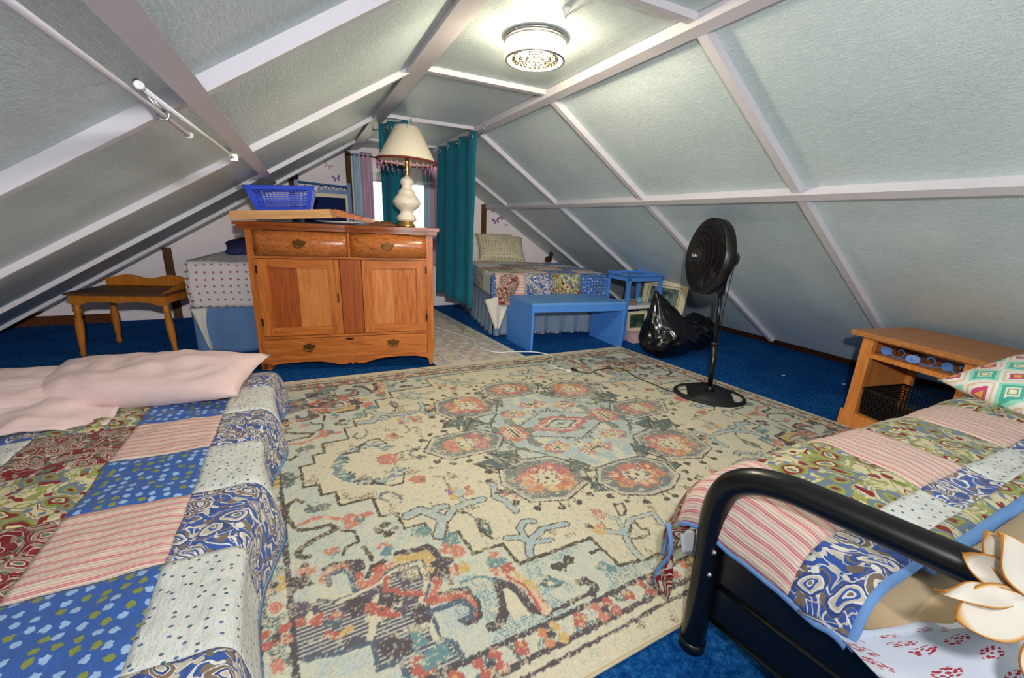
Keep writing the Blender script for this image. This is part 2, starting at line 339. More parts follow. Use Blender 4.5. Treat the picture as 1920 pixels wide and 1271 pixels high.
# ------------------------------------------------------------------ room shell
CZ = 1.905; RX, RS = 1.42, .647; LX, LS = .60, .61; YN, YF = -2.2, 5.45
YL = [-2.2, -.95, .2, 1.35, 2.455, 3.66, 4.8, 5.45]
nR = Vector((-RS, 0, -1)).normalized(); nL = Vector((LS, 0, -1)).normalized()
def pR(s, y, off=0):   # s: distance in X from the ridge edge
    return Vector((RX+s, y, CZ-RS*s))+nR*off
def pL(s, y, off=0): return Vector((LX-s, y, CZ-LS*s))+nL*off
def pC(s, y, off=0): return Vector((LX+s, y, CZ-off))
def slab(bm, fn, s0, s1, y0, y1, o0, o1):
    vs = [bm.verts.new(fn(s, y, o)) for o in (o0, o1) for y in (y0, y1) for s in (s0, s1)]
    for q in ((0, 2, 3, 1), (4, 5, 7, 6), (0, 1, 5, 4), (1, 3, 7, 5), (3, 2, 6, 7), (2, 0, 4, 6)): bm.faces.new([vs[i] for i in q])
    return bm
bm = B(); box(bm, -3.2, 5.0, YN-.1, YF+.2, -.1, 0); struct(link('floor', bm, m_carpet))
def slope(name, fn, ext, rows, endrow):
    root = struct(link(name, slab(B(), fn, -.02, ext, YN-.1, YF+.1, -.06, -.03), m_stud))
    for y0, y1 in zip(YL, YL[1:]):
        for a, b in zip(rows, rows[1:]):
            link('panel', slab(B(), fn, a+.003, b-.003, y0+.002, y1-.002, -.03, 0), m_panel, root)
    return root
wr = slope('wall_right', pR, 3.06, [0, .87, 2.80], 0)
for y in YL[1:-1]:
    for a, b in ((.03, .848), (.892, 2.79)): link('batten', slab(B(), pR, a, b, y-.021, y+.021, 0, .036), m_batten, wr, bevel=.003)
link('batten', slab(B(), pR, .85, .89, YN, YF, 0, .046), m_batten, wr, bevel=.003)
sb = B()
n = 60
for i in range(n):
    y0 = YN+(YF-YN)*i/n; y1 = YN+(YF-YN)*(i+1)/n; h = .055+.02*nz(y0*2.3, 5)
    slab(sb, pR, 2.80-.0, 2.96, y0, y1, -.028, -.012+.006*nz(y0*3, 1))
link('sole_board', sb, m_sole, wr)
wl = slope('wall_left', pL, 3.3, [0, 2.98], 0)
for y in YL[1:-1]:
    tl = (lambda s, q, o, y=y: pL(s, q+(.15*s-.15 if y == 1.35 else 0), o))
    link('batten', slab(B(), tl, .01, 2.97, y-.016, y+.016, 0, .036 if y == 1.35 else .028), m_batten, wl, bevel=.003)
link('sole_board', slab(B(), pL, 2.90, 3.08, YN, YF, -.028, .012), m_sole, wl)
cl = struct(link('ceiling', slab(B(), pC, -.04, RX-LX+.04, YN-.1, YF+.1, -.06, -.03), m_stud))
for y0, y1 in zip(YL, YL[1:]): link('panel', slab(B(), pC, 0, RX-LX, y0+.002, y1-.002, -.03, 0), m_panel, cl)
for y in YL[1:-1]: link('batten', slab(B(), pC, .06, RX-LX-.03, y-.02, y+.02, 0, .026), m_batten, cl, bevel=.003)
# edge boards along the ceiling
e = B()
for fn in (lambda: None,):
    pts = [(-.055, -.03), (.045, 0), (.045, .025), (-.05, .02)]
prism(e, [(LX-.05, CZ-.055), (LX-.05, CZ-.02), (LX+.06, CZ+.0), (LX+.06, CZ-.028)], lambda x, z, d: Vector((x, d, z)), YN, YF)
struct(link('trim_1', e, m_batten, bevel=.003))
e = B(); prism(e, [(RX-.035, CZ-.002), (RX-.035, CZ-.045), (RX+.02, CZ-.058), (RX+.028, CZ-.015)], lambda x, z, d: Vector((x, d, z)), YN, YF)
struct(link('trim_2', e, m_batten, bevel=.003))
# wide grey board running along the left slope
struct(link('trim_3', slab(B(), pL, .793, .836, YN, 4.3, .036, .052), m_beam, bevel=.003))
# gable walls
def gable(name, y, d, panels, studs, hole=None):
    bm = B(); o = [(-2.75, -.05), (LX-.03, CZ+.06), (RX+.03, CZ+.06), (4.6, -.05)]
    if hole:
        x0, x1, z0, z1 = hole
        roofz = lambda x: CZ-LS*max(0, LX-x)-RS*max(0, x-RX)
        P = lambda pts: prism(bm, pts, lambda x, z, q: Vector((x, q, z)), y, y+d)
        P([(-2.75, -.05), (LX-.03, CZ+.06), (x0, CZ+.06), (x0, -.05)]); P([(x1, -.05), (x1, roofz(x1)+.07), (4.6, -.05)])
        P([(x0, -.05), (x0, z0), (x1, z0), (x1, -.05)]); P([(x0, z1), (x0, CZ+.06), (RX+.03, CZ+.06), (x1, roofz(x1)+.07), (x1, z1)])
    else: prism(bm, o, lambda x, z, q: Vector((x, q, z)), y, y+d)
    return struct(link(name, bm, m_wall))
wb = gable('wall_back', YF, .1, None, None, (.745, 1.515, .70, 1.66))
roof = lambda x: CZ-LS*max(0, LX-x)-RS*max(0, x-RX)
for x, w in ((-1.27, .075), (-.05, .09), (.535, .06), (2.235, .075)):
    link('stud', box(B(), x-w/2, x+w/2, YF-.012, YF+.002, 0, roof(x)-.02), m_stud, wb)
link('sole_board', box(B(), -2.6, -1.80, YF-.05, YF+.002, 0, .13, f=lambda v: Vector((v.x, v.y, v.z*(.75+.25*math.sin(v.x*5))))), m_sole, wb)
wf = gable('wall_front', YN-.1, .1, None, None, (.38, 1.58, .65, 1.45))
def window(name, x0, x1, z0, z1, y, sg):
    root = struct(link(name, (lambda b: b)(B()) if False else box(B(), x0-.05, x1+.05, y-.03*sg, y+.0*sg, z0-.07, z0-.0), m_whitepl, bevel=.003))
    for a in ((x0-.06, x0+.03, z0, z1), (x1-.03, x1+.06, z0, z1), (x0-.06, x1+.06, z1-.02, z1+.07), (x0, x1, z0, z0+.05)):
        link('casing', box(B(), a[0], a[1], y-.025*sg, y+.05*sg, a[2], a[3]), m_whitepl, root, bevel=.003)
    xm = (x0+x1)/2
    for a, b in ((x0+.03, xm-.02), (xm+.02, x1-.03)):
        s = B(); 
        for q in ((a, a+.03, z0+.05, z1-.02), (b-.03, b, z0+.05, z1-.02), (a, b, z1-.12, z1-.02), (a, b, z0+.05, z0+.1)): box(s, q[0], q[1], y+.005*sg, y+.035*sg, q[2], q[3])
        f = link('sash', s, m_whitepl, root); link('pane', box(B(), a+.03, b-.03, y+.018*sg, y+.022*sg, z0+.1, z1-.12), m_glass, f)
    link('mullion', box(B(), xm-.02, xm+.02, y-.005*sg, y+.045*sg, z0+.05, z1-.02), m_whitepl, root)
    return root
window('window_1', .745, 1.515, .70, 1.66, YF, 1)
window('added_window_2', .38, 1.58, .65, 1.45, YN, -1)  # unseen window, added behind the camera to go with the fill lamp
# butterfly wall stickers
def mkb():
    bm = B()
    for s in (-1, 1):
        for pts in ([(0, .002), (.03, .032), (.04, .018), (.03, .002), (.004, -.002)], [(.003, 0), (.026, -.004), (.026, -.022), (.012, -.024)]):
            prism(bm, [(x*s, z) for x, z in pts], lambda a, b, d: Vector((a, -d, b)), 0, .002)
    return bm
m_bf = plain('purple_sticker', (126, 92, 150), .6); m_bf2 = plain('pale_pink_sticker', (196, 160, 180), .6)
bflies = [((2.37, 1.28, .8, .4), 'small purple butterfly sticker highest on the white wall right of the brown stud', m_bf), ((2.42, 1.15, 1.5, -.3), 'largest purple butterfly sticker on the white wall above the dotted pillow', m_bf),
 ((2.50, 1.19, 1.0, .5), 'purple butterfly sticker up and right of the largest one', m_bf), ((2.58, 1.10, .6, .2), 'tiny purple butterfly sticker lowest of the cluster on the right', m_bf), ((2.66, 1.14, .7, -.4), 'purple butterfly sticker farthest right, close to the slope', m_bf),
 ((.32, 1.67, 1.3, .5), 'pale pink butterfly sticker high on the wall left of the window', m_bf2), ((.40, 1.54, 1.2, -.2), 'faint purple butterfly sticker just above the blue headboard rail', m_bf)]
for (x, z, s, r), lab, mt in bflies:
    o = link('butterfly_sticker', mkb(), mt); o.location = (x, YF-.001, z); o.scale = (s, 1, s); o.rotation_euler = (0, r, 0); tag(o, lab, 'sticker', 'butterfly stickers on the gable wall')
# ------------------------------------------------------------------ ceiling lamp
L0 = Vector((.985, 1.845, CZ)); t = empty('ceiling_lamp', L0, 0, 'lit round crystal flush ceiling light with silver rim on the flat ceiling', 'lamp'); t.scale = (1.04, 1.04, .70)
link('backplate', lathe(B(), [(0, -.001), (.13, -.001), (.132, -.014), (.11, -.02), (0, -.02)], 32), m_silver, t, True)
b = B()
for z, r0 in ((-.03, .126), (-.125, .122)): tube(b, [(r0*math.cos(a*PI/24), r0*math.sin(a*PI/24), z) for a in range(48)], .006, 8, True)
link('rim', b, m_silver, t, True)
pr = B()
for k in range(44):
    a = 2*PI*k/44; r0 = .121; tube(pr, [(r0*math.cos(a), r0*math.sin(a), -.032), (r0*math.cos(a), r0*math.sin(a), -.122)], .0075, 5)
o = link('crystal_rods', pr, m_crystal, t); o['kind'] = 'stuff'
dr = B()
for r0, n in ((.03, 8), (.06, 16), (.09, 26)):
    for k in range(n):
        a = 2*PI*k/n; ball(dr, (r0*math.cos(a), r0*math.sin(a), -.118), .011, 6)
o = link('crystal_drops', dr, m_drop, t); o['kind'] = 'stuff'
for a in (0, 2.1, 4.2):
    bb = link('bulb', lathe(B(), [(0, 0), (.012, 0), (.013, -.02), (.022, -.035), (.022, -.05), (.012, -.065), (0, -.068)], 12, (.06*math.cos(a), .06*math.sin(a), -.02)), m_bulb, t, True)
# hook and cord at ceiling
t = empty('ceiling_hook', (.955, 1.56, CZ), 0, 'small white hook with a short white rod on the ceiling beside the round light', 'hook')
link('hook_plate', lathe(B(), [(0, 0), (.016, 0), (.014, -.008), (.006, -.02), (.006, -.035), (0, -.036)], 12), m_whitepl, t, True)
link('rod', tube(B(), [(0, 0, -.03), (.01, -.06, -.022), (.02, -.16, -.014), (.03, -.34, -.006)], .005, 8), m_whitepl, t, True)
# white curtain rods under the left slope
t = empty('curtain_rod', (-.236, .9, 1.309), 0, 'longer white curtain rod coming in from the top left under the slope', 'rod')
def lp(*P): return [Vector(p)-Vector((-.236, .9, 1.309)) for p in P]
link('rod_tube', tube(B(), lp((-.235, -.6, 1.309), (-.238, 1.164, 1.307), (-.24, 1.40, 1.305)), .0052, 10), m_beam, t, True)
link('end_cap', lathe(B(), [(0, -.005), (.009, -.004), (.010, .004), (.007, .009), (0, .011)], 12, lp((-.24, 1.40, 1.305))[0], (0, 1, 0)), m_whitepl, t, True)
for q in ((-.238, 1.164, 1.307),):
    b = B(); tube(b, lp(q, Vector(q)-nL*.068), .006, 8); tube(b, [lp(q)[0]+Vector((math.cos(a)*.010, 0, math.sin(a)*.010)) for a in [k*PI/8 for k in range(16)]], .003, 6, True); link('bracket', b, m_silver, t, True)
t = empty('curtain_rod', (-.22, 1.5, 1.315), 0, 'shorter white curtain rod with round finial, next to the wide grey board', 'rod')
def lp2(*P): return [Vector(p)-Vector((-.22, 1.5, 1.315)) for p in P]
link('rod_tube', tube(B(), lp2((-.223, .985, 1.316), (-.214, 2.06, 1.325)), .004, 10), m_whitepl, t, True)
link('finial', lathe(B(), [(0, -.005), (.003, -.005), (.004, -.007), (.0066, -.006), (.0075, -.001), (.006, .002), (.004, .005), (.004, .012)], 14, lp2((-.223, .97, 1.316))[0], (0, 1, 0)), m_whitepl, t, True)
b = B(); q = Vector((-.214, 2.04, 1.325)); tube(b, lp2(q, q-nL*.045), .006, 8); box(b, *(lambda c: (c.x-.012, c.x+.012, c.y-.02, c.y+.02, c.z-.014, c.z+.01))(lp2(q)[0])); link('bracket', b, m_silver, t)
# ------------------------------------------------------------------ teal curtains along the edge boards
def curtain(name, x0, y0, x1, y1, zt, zb, folds, amp, lab, mat, cat='curtain', grom=True, group=None, slope_top=0, bul=0):
    a = Vector((x0, y0, 0)); d = Vector((x1, y1, 0))-a; Ln = d.length; n = Vector((-d.y, d.x, 0)).normalized()
    t = empty(name, (x0, y0, zb), 0, lab, cat, group)
    def fn(u, v):
        s = u/Ln; z = zt-slope_top*s-v; k = 1+.35*v
        return d*s+n*(amp*math.sin(2*PI*folds*s+.6*math.sin(3*s+v))*(.8+.25*v)+.012*nz(s*5, v*2, 3))+Vector((0, 0, z-zb))+d.normalized()*bul*math.sin(min(1, v/.5)*PI)*s
    sheet('cloth', fn, 0, Ln, 0, zt-zb, int(folds*12), 18, mat, t, .004)
    if grom:
        N = int(folds*2)
        for k in range(N):
            s = (k+.25)/N; p = fn(s*Ln, .045); rg = B(); tube(rg, [p+d.normalized()*0+Vector((0, 0, 0))+(d.normalized()*math.cos(q*PI/8)+Vector((0, 0, 1))*math.sin(q*PI/8))*.022 for q in range(16)], .005, 6, True); link('grommet', rg, m_silver, t, True)
    return t
curtain('teal_curtain', 1.385, 3.56, 1.36, 4.60, 1.86, .34, 3.5, .05, 'teal grommet curtain hanging full length right of the dresser by the far bed', m_teal, slope_top=.0)
curtain('teal_curtain', .82, 3.62, .635, 3.87, 1.875, .40, 2, .03, 'teal curtain hanging behind the table lamp on the left of the window', m_teal)
for (x0, y0, x1, y1, lab) in ((1.385, 3.4, 1.36, 4.75, 'thin white cord rod under the right ceiling edge holding a teal curtain'), (.84, 3.60, .60, 3.95, 'thin white cord rod under the left ceiling edge holding the curtain behind the lamp')):
    t = empty('curtain_wire', (x0, y0, 1.83), 0, lab, 'rod', 'rods of the teal curtains'); link('wire', tube(B(), [(0, 0, 0), (x1-x0, y1-y0, 0)], .004, 6), m_silver, t, True)
    for k in (0, 1): link('hook', tube(B(), [((x1-x0)*k, (y1-y0)*k, 0), ((x1-x0)*k, (y1-y0)*k, .055)], .005, 6), m_silver, t, True)
yw = YF-.09
g = 'voile curtains at the window'
curtain('window_curtain', .57, yw, .66, yw, 1.82, .55, 2, .015, 'pale blue voile strip at the left edge of the far window', m_pale, grom=False, group=g)
curtain('window_curtain', .66, yw, .79, yw, 1.84, .55, 2.5, .015, 'mauve voile curtain left of the bright window pane', m_mauve, grom=False, group=g)
curtain('window_curtain', 1.39, yw, 1.47, yw, 1.83, .55, 2, .015, 'pale blue voile strip right of the lamp in front of the window', m_pale, grom=False, group=g)
curtain('window_curtain', 1.47, yw, 1.66, yw, 1.80, .55, 3, .015, 'mauve voile curtain between window and the full teal curtain', m_mauve, grom=False, group=g)
t = empty('window_curtain_rod', (.5, yw, 1.80), 0, 'thin dark rod holding the voile curtains across the far window', 'rod'); link('rod_tube', tube(B(), [(0, 0, 0), (1.18, 0, 0)], .007, 8), m_iron, t, True)
for x in (.02, 1.16): link('bracket', tube(B(), [(x, 0, 0), (x, .09, 0)], .006, 6), m_iron, t, True)
# ------------------------------------------------------------------ dresser
DA = math.atan2(3.008-3.38, .857+.36); D0 = Vector((-.36, 3.38, 0))
t = empty('dresser', D0, DA, 'golden oak washstand dresser with bow-front drawers and panelled doors', 'dresser')
W = 1.255; DD = .50
def wz(v):
    k = .072*(max(0, min(1, v.x/W)))*(1-v.z/1.03) if v.z < 1.03 else 0
    return Vector((v.x, v.y, v.z+k))
def db(bm, *a): return box(bm, *a, f=wz)
b = B(); db(b, .02, W-.02, .045, DD, .07, 1.0); link('carcass', b, oakz, t)
for sx, x0 in ((0, 0), (1, W-.046)):
    b = B(); x1 = x0+.046
    vs = [(x0, 1.02), (x1, 1.02), (x1, .14), (x1-.012 if sx else x1+.02, .0 if not sx else .03), (x0+.012 if sx else x0, .0 if not sx else .03), (x0, .14)]
    prism(b, vs, lambda x, z, d: Vector((x, d, z)), .012, .06); link('corner_post', b, oakz, t, bevel=.003)
    b = B(); box(b, x0+.004, x1-.004, DD-.05, DD, .02, .1); link('back_foot', b, oakz, t)
for x in (.035, W-.023):
    b = B(); lathe(b, [(0, -.012), (.018, -.012), (.018, .012), (0, .012)], 14, (x, .035, .018), (1, 0, 0)); tube(b, [(x, .035, .02), (x, .035, .045)], .006, 6); link('caster', b, m_iron, t, True)
def bow(x, a, b_): s = max(0, min(1, (x-a)/(b_-a))); return -.042*math.sin(PI*s)**1.0
def topfront(x): return -.03+(bow(x, .03, .67) if x < .67 else bow(x, .68, W-.03))*.55
def topslab(z0, z1, grow):
    b = B(); xs = [-.035-grow+(W+.07+2*grow)*i/40 for i in range(41)]
    pts = [(x, topfront(x)-grow) for x in xs]+[(W+.035+grow, DD+.02), (-.035-grow, DD+.02)]
    return prism(b, pts, lambda x, y, d: Vector((x, y, d)), z0, z1)
link('top', topslab(1.044, 1.066, .012), oaktop, t, bevel=.005, seg=2)
link('top_moulding', topslab(1.018, 1.044, -.004), oaktop, t, bevel=.006)
def handle(x, y, z, par, nm='handle'):
    b = B(); o = [(-.047, .008), (-.034, .017), (-.024, .012), (-.012, .022), (0, .026), (.012, .022), (.024, .012), (.034, .017), (.047, .008), (.036, -.006), (.03, -.016), (.014, -.019), (0, -.028), (-.014, -.019), (-.03, -.016), (-.036, -.006)]
    prism(b, o, lambda a, c, d: Vector((x+a, y-d, z+c)), 0, .004); link(nm+'_plate', b, m_brass, par, bevel=.001)
    b = B(); tube(b, spline([(x-.032, y-.004, z+.004), (x-.034, y-.02, z-.006), (x-.024, y-.026, z-.024), (x, y-.027, z-.03), (x+.024, y-.026, z-.024), (x+.034, y-.02, z-.006), (x+.032, y-.004, z+.004)], 5), .0035, 6); link(nm+'_bail', b, m_brass, par, True)
for a, c in ((.05, .668), (.682, 1.206)):
    b = B(); N = 16; xs = [a+(c-a)*i/N for i in range(N+1)]
    prism(b, [(x, bow(x, a, c)) for x in xs]+[(c, .06), (a, .06)], lambda x, y, d: wz(Vector((x, y+.004, d))), .842, 1.012)
    d = link('drawer', b, oakfig, t, bevel=.002); d['label'] = 'bow-front drawer veneered in flame figured oak'
    for f in d.data.polygons: f.use_smooth = abs(f.normal.z) < .5 and f.normal.y < -.5
    m_ = (a+c)/2; handle(m_, -.0385, .935, d)
b = B(); db(b, .046, W-.046, -.004, .05, .822, .838); link('rail', b, oak, t); b = B(); db(b, .669, .681, -.012, .05, .838, 1.014); link('divider', b, oakz, t)
def door(x0, x1, z0, z1, hx, mats):
    r = B(); db(r, x0, x0+.07, 0, .04, z0, z1); d = link('door', r, mats[0], t, bevel=.002)
    for n_, q in (('stile', (x1-.07, x1, z0, z1)), ('top_rail', (x0+.07, x1-.07, z1-.06, z1)), ('bottom_rail', (x0+.07, x1-.07, z0, z0+.062))):
        b = B(); db(b, q[0], q[1], 0, .04, q[2], q[3]); link(n_, b, oakz if n_ == 'stile' else oak, d, bevel=.002)
    xm = x0+.07+(x1-x0-.14)*.46
    for q, mt in (((x0+.068, xm), mats[1]), ((xm+.001, x1-.068), mats[2])):
        b = B(); db(b, q[0], q[1], .016, .036, z0+.06, z1-.058); link('panel_board', b, mt, d)
    for zz in (z0+.08, z1-.1):
        b = B(); db(b, hx-.006, hx+.006, -.005, .006, zz, zz+.055); link('hinge', b, m_iron, d)
    return d
dl = door(.05, .598, .258, .818, .052, (oakz, oakdk, oakpale)); b = B(); db(b, .572, .584, -.006, .004, .5, .57); link('latch', b, m_brass, dl)
door(.752, 1.206, .258, .818, 1.205, (oakz, oakpale, oakz))
b = B(); db(b, .603, .747, .002, .04, .258, .818); link('centre_panel', b, oakdk, t, bevel=.002)
b = B(); db(b, .046, W-.046, -.004, .05, .238, .254); link('rail', b, oak, t)
b = B(); db(b, .05, 1.206, -.006, .05, .068, .234); d = link('drawer', b, oak, t, bevel=.003); d['label'] = 'wide plain bottom drawer'
for x, z in ((.352, .165+.02), (.954, .165+.052)): handle(x, -.006, z, d)
b = B(); prism(b, [(.64+.03*math.cos(k*PI/6), .216+.03+.008*math.sin(k*PI/6)) for k in range(12)], lambda a, c, q: Vector((a, -.006-q, c)), 0, .003); link('keyhole', b, m_iron, d)
b = B(); ap = [(.046, .066), (.046, .02), (.07, .03), (.14, .045), (.3, .05), (.42, .045), (.5, .028), (.56, .012), (.6, .008), (.625, .022), (.64, .018), (.65, .004), (.66, .018), (.675, .022), (.7, .008), (.74, .012), (.8, .03), (.88, .045), (1.0, .05), (1.12, .045), (1.18, .03), (1.209, .02), (1.209, .066)]
prism(b, ap, lambda a, c, q: wz(Vector((a, q, c))), -.002, .03); link('apron', b, oak, t, bevel=.002)
# ---- things on the dresser
def dpt(x, y, z=1.066): return D0+Vector((x*math.cos(DA)-y*math.sin(DA), x*math.sin(DA)+y*math.cos(DA), z))
# white plate first (tray rests on it)
o = link('platter', lathe(B(), [(0, .004), (.07, .002), (.11, .010), (.15, .018), (.152, .022), (.11, .016), (.07, .008), (0, .008)], 28), m_white, None, True)
o.location = dpt(.60, .16); o.scale = (1.15, .8, 1); o.rotation_euler = (0, 0, DA); tag(o, 'white oval platter half under the raw wood tray on the dresser', 'plate')
t = empty('wooden_tray', dpt(-.07, .005, 1.07), DA-.02, 'pale raw wood tray lying tilted on the left of the dresser top', 'tray'); t.rotation_euler = (0, -.062, DA)
TW, TD, TH = .635, .36, .058
b = B(); box(b, 0, TW, 0, .016, 0, TH, f=lambda v: Vector((v.x+(.012 if v.x > .3 else -.006)*(v.z/TH < .5), v.y, v.z))); link('front_side', b, traywood, t, bevel=.002)
link('back_side', box(B(), 0, TW, TD-.016, TD, 0, TH), traywood, t, bevel=.002)
for x in (0, TW-.016): link('end_side', box(B(), x, x+.016, .016, TD-.016, 0, TH), traywood, t, bevel=.002)
link('tray_base', box(B(), .016, TW-.016, .016, TD-.016, TH-.014, TH-.004), traywood, t)
o = link('wooden_board', box(B(), 0, .34, 0, .26, 0, .05, f=lambda v: Vector((v.x, v.y, v.z*(1-.75*v.x/.34)))), oakz, bevel=.003); o.location = dpt(.545, .17, 1.123); o.rotation_euler = (.0, .145, DA+.06); tag(o, 'dark varnished wood board leaning down from behind the tray', 'board')
# blue plastic basket
t = empty('plastic_basket', dpt(.07, .07, 1.138), DA, 'bright blue plastic basket with lattice sides standing on the wooden tray', 'basket'); t.rotation_euler = (0, -.05, DA+.2)
bw, bd, bh = .335, .22, .162
def bk(s, q, h):  # s along the rim 0..1 of wall q
    e = .0 + .045*h/bh
    c = [(-e, -e), (bw+e, -e), (bw+e, bd+e), (-e, bd+e)]; a, b_ = Vector(c[q]), Vector(c[(q+1) % 4]); p = a+(b_-a)*s; return Vector((p.x, p.y, h))
b = B()
for q in range(4):
    for h0, h1, th in ((0, .022, 0), (bh-.026, bh, .008)):
        vs = [bk(0, q, h0), bk(1, q, h0), bk(1, q, h1), bk(0, q, h1)]; n_ = (vs[1]-vs[0]).cross(vs[3]-vs[0]).normalized()
        A = [b.verts.new(v+n_*th) for v in vs]; A2 = [b.verts.new(v-n_*.004) for v in vs]
        b.faces.new(A); b.faces.new(A2[::-1]); [b.faces.new([A[i], A2[i], A2[(i+1) % 4], A[(i+1) % 4]]) for i in range(4)]
    for s0, s1 in ((0, .09), (.91, 1)):
        vs = [bk(s0, q, .02), bk(s1, q, .02), bk(s1, q, bh-.02), bk(s0, q, bh-.02)]; n_ = (vs[1]-vs[0]).cross(vs[3]-vs[0]).normalized()
        A = [b.verts.new(v) for v in vs]; A2 = [b.verts.new(v-n_*.004) for v in vs]
        b.faces.new(A); b.faces.new(A2[::-1]); [b.faces.new([A[i], A2[i], A2[(i+1) % 4], A[(i+1) % 4]]) for i in range(4)]
vs = [b.verts.new(v) for v in (Vector((0, 0, .002)), Vector((bw, 0, .002)), Vector((bw, bd, .002)), Vector((0, bd, .002)))]; b.faces.new(vs)
link('basket_frame', b, m_bluepl, t)
b = B()
for q in range(4):
    n1 = 14 if q % 2 == 0 else 9
    for k in range(1, n1): tube(b, [bk(.09+.82*k/n1, q, .018), bk(.09+.82*k/n1, q, bh-.02)], .0028, 4)
    for k in range(1, 8): h = .022+(bh-.044)*k/8; tube(b, [bk(.08, q, h), bk(.92, q, h)], .0028, 4)
o = link('lattice', b, m_bluepl, t); o['kind'] = 'stuff'
# scarf / papers beside the lamp
def crumple(name, loc, rx, ry, h, mat, lab, cat, seed=0, n=18, rz=0):
    def fn(u, v):
        a, r = u, v; w = 1+.12*math.sin(3*a+seed)+.1*nz(math.cos(a)*2+seed, math.sin(a)*2)
        z = h*max(0, (1-r**3))*(.55+.75*abs(nz(math.cos(a)*r*3.5+seed*3, math.sin(a)*r*3.5, seed)))
        return (rx*r*w*math.cos(a), ry*r*w*math.sin(a), z+.002)
    o = sheet(name, fn, 0, 2*PI, 1, .001, n*2, n//2, mat, None, .0); o.location = loc; o.rotation_euler = (0, 0, rz)
    return tag(o, lab, cat)
crumple('folded_scarf', dpt(.90, .17), .13, .08, .035, plain('brown_cloth', (120, 84, 58), .9, .1, var=.35), 'crumpled brown cloth lying on the dresser left of the lamp foot', 'cloth', 2, rz=DA)
# ---- table lamp
t = empty('table_lamp', (.69, 3.17, 1.066), 0, 'white floral china table lamp with cream beaded shade on the dresser', 'lamp')
t.rotation_euler = (-.01, .035, 0)
k = .92
link('lamp_foot', lathe(B(), [(0, 0), (.062, 0), (.064, .01), (.056, .022), (.05, .03), (.05, .04), (0, .04)], 24), m_gold, t, True)
link('lamp_body', lathe(B(), [(0, .036), (.06, .038), (.072, .055), (.068, .072), (.05, .092), (.045, .104), (.054, .118), (.082, .140), (.098, .165), (.098, .178), (.086, .20), (.066, .225), (.06, .232), (.064, .238), (.054, .252), (.038, .27), (.036, .285), (.046, .302), (.048, .315), (.04, .332), (.022, .345), (.015, .355), (0, .355)], 32), m_porc, t, True)
link('lamp_stem', lathe(B(), [(0, .35), (.013, .352), (.016, .365), (.009, .378), (.013, .395), (.013, .43), (.017, .44), (.017, .47), (.006, .48), (.005, .66), (.014, .665), (.01, .69), (0, .695)], 16), m_gold, t, True)
sh = lathe(B(), [(.205, .446), (.086, .672), (.082, .672), (.201, .446)], 40); link('lamp_shade', sh, m_shade, t, True)
b = B(); tube(b, [(.206*math.cos(a*PI/24), .206*math.sin(a*PI/24), .449) for a in range(48)], .0085, 6, True); link('braid', b, m_braid, t, True)
b = B(); tube(b, [(.087*math.cos(a*PI/16), .087*math.sin(a*PI/16), .672) for a in range(32)], .004, 6, True)
for a in range(7): q = a*2*PI/7; tube(b, [(.09*math.cos(q), .09*math.sin(q), .67), (.104*math.cos(q), .104*math.sin(q), .648)], .0022, 4)
link('top_braid', b, plain('grey_braid', (150, 150, 166), .8), t, True)
bd0 = B(); ball(bd0, (0, 0, -.03), .0085, 6, (1, 1, 1.5)); ball(bd0, (0, 0, -.05), .006, 6); tube(bd0, [(0, 0, 0), (0, 0, -.022)], .0015, 4)
first = None
for a in range(30):
    q = a*2*PI/30; p = (.205*math.cos(q), .205*math.sin(q), .444)
    if first is None: first = link('bead_drop', bd0, m_bead, t, True); first.location = p
    else: c = first.copy(); C.objects.link(c); c.location = p
# ------------------------------------------------------------------ small end table on the left
EA = -.29; t = empty('end_table', (-1.60, 4.15, 0), EA, 'orange maple end table with scalloped gallery and turned legs under left slope', 'table')
w, d, h = .64, .40, .50
link('table_top', box(B(), -.015, w+.015, -.02, d+.02, h-.018, h), mapletop, t, bevel=.005)
def scal(w, h0, amp, n): return [(0, 0), (w, 0)]+[(w*(1-i/40), h0+amp*math.sin(PI*n*i/40)**2) for i in range(41)]
link('gallery', prism(B(), scal(w, .06, .03, 2), lambda a, c, q: Vector((a, d-q, h+c)), 0, .016), maple, t, bevel=.002)
link('gallery_end', prism(B(), [(0, 0), (d, 0), (d, .06), (d*.6, .05), (d*.25, .02), (0, .008)], lambda a, c, q: Vector((w-q, a, h+c)), 0, .014), maple, t, bevel=.002)
ap = [(0, 0), (0, -.07), (.06, -.075), (.12, -.055), (.24, -.05), (w/2, -.06), (w-.24, -.05), (w-.12, -.055), (w-.06, -.075), (w, -.07), (w, 0)]
for y in (0, d-.02): link('apron', prism(B(), ap, lambda a, c, q: Vector((a, y+q, h-.018+c)), 0, .02), maple, t)
for x in (0, w-.02): link('side_apron', box(B(), x, x+.02, .02, d-.02, h-.08, h-.018), maple, t)
for sx in (0, 1):
    for sy in (0, 1):
        x = .03 if not sx else w-.03; y = .03 if not sy else d-.03; dx = (.02 if not sx else -.0)*-1 if False else (-.03 if not sx else .03); dy = -.02 if not sy else .02
        P = [(0, .028), (.06, .028), (.1, .019), (.12, .026), (.14, .018), (.24, .028), (.36, .022), (.42, .015), (.455, .02), (.482, .012)]
        b = B(); tube(b, [(x+dx*z/.48, y+dy*z/.48, h-.018-z) for z, r in P], [r for z, r in P], 12); link('leg', b, maple, t, True)
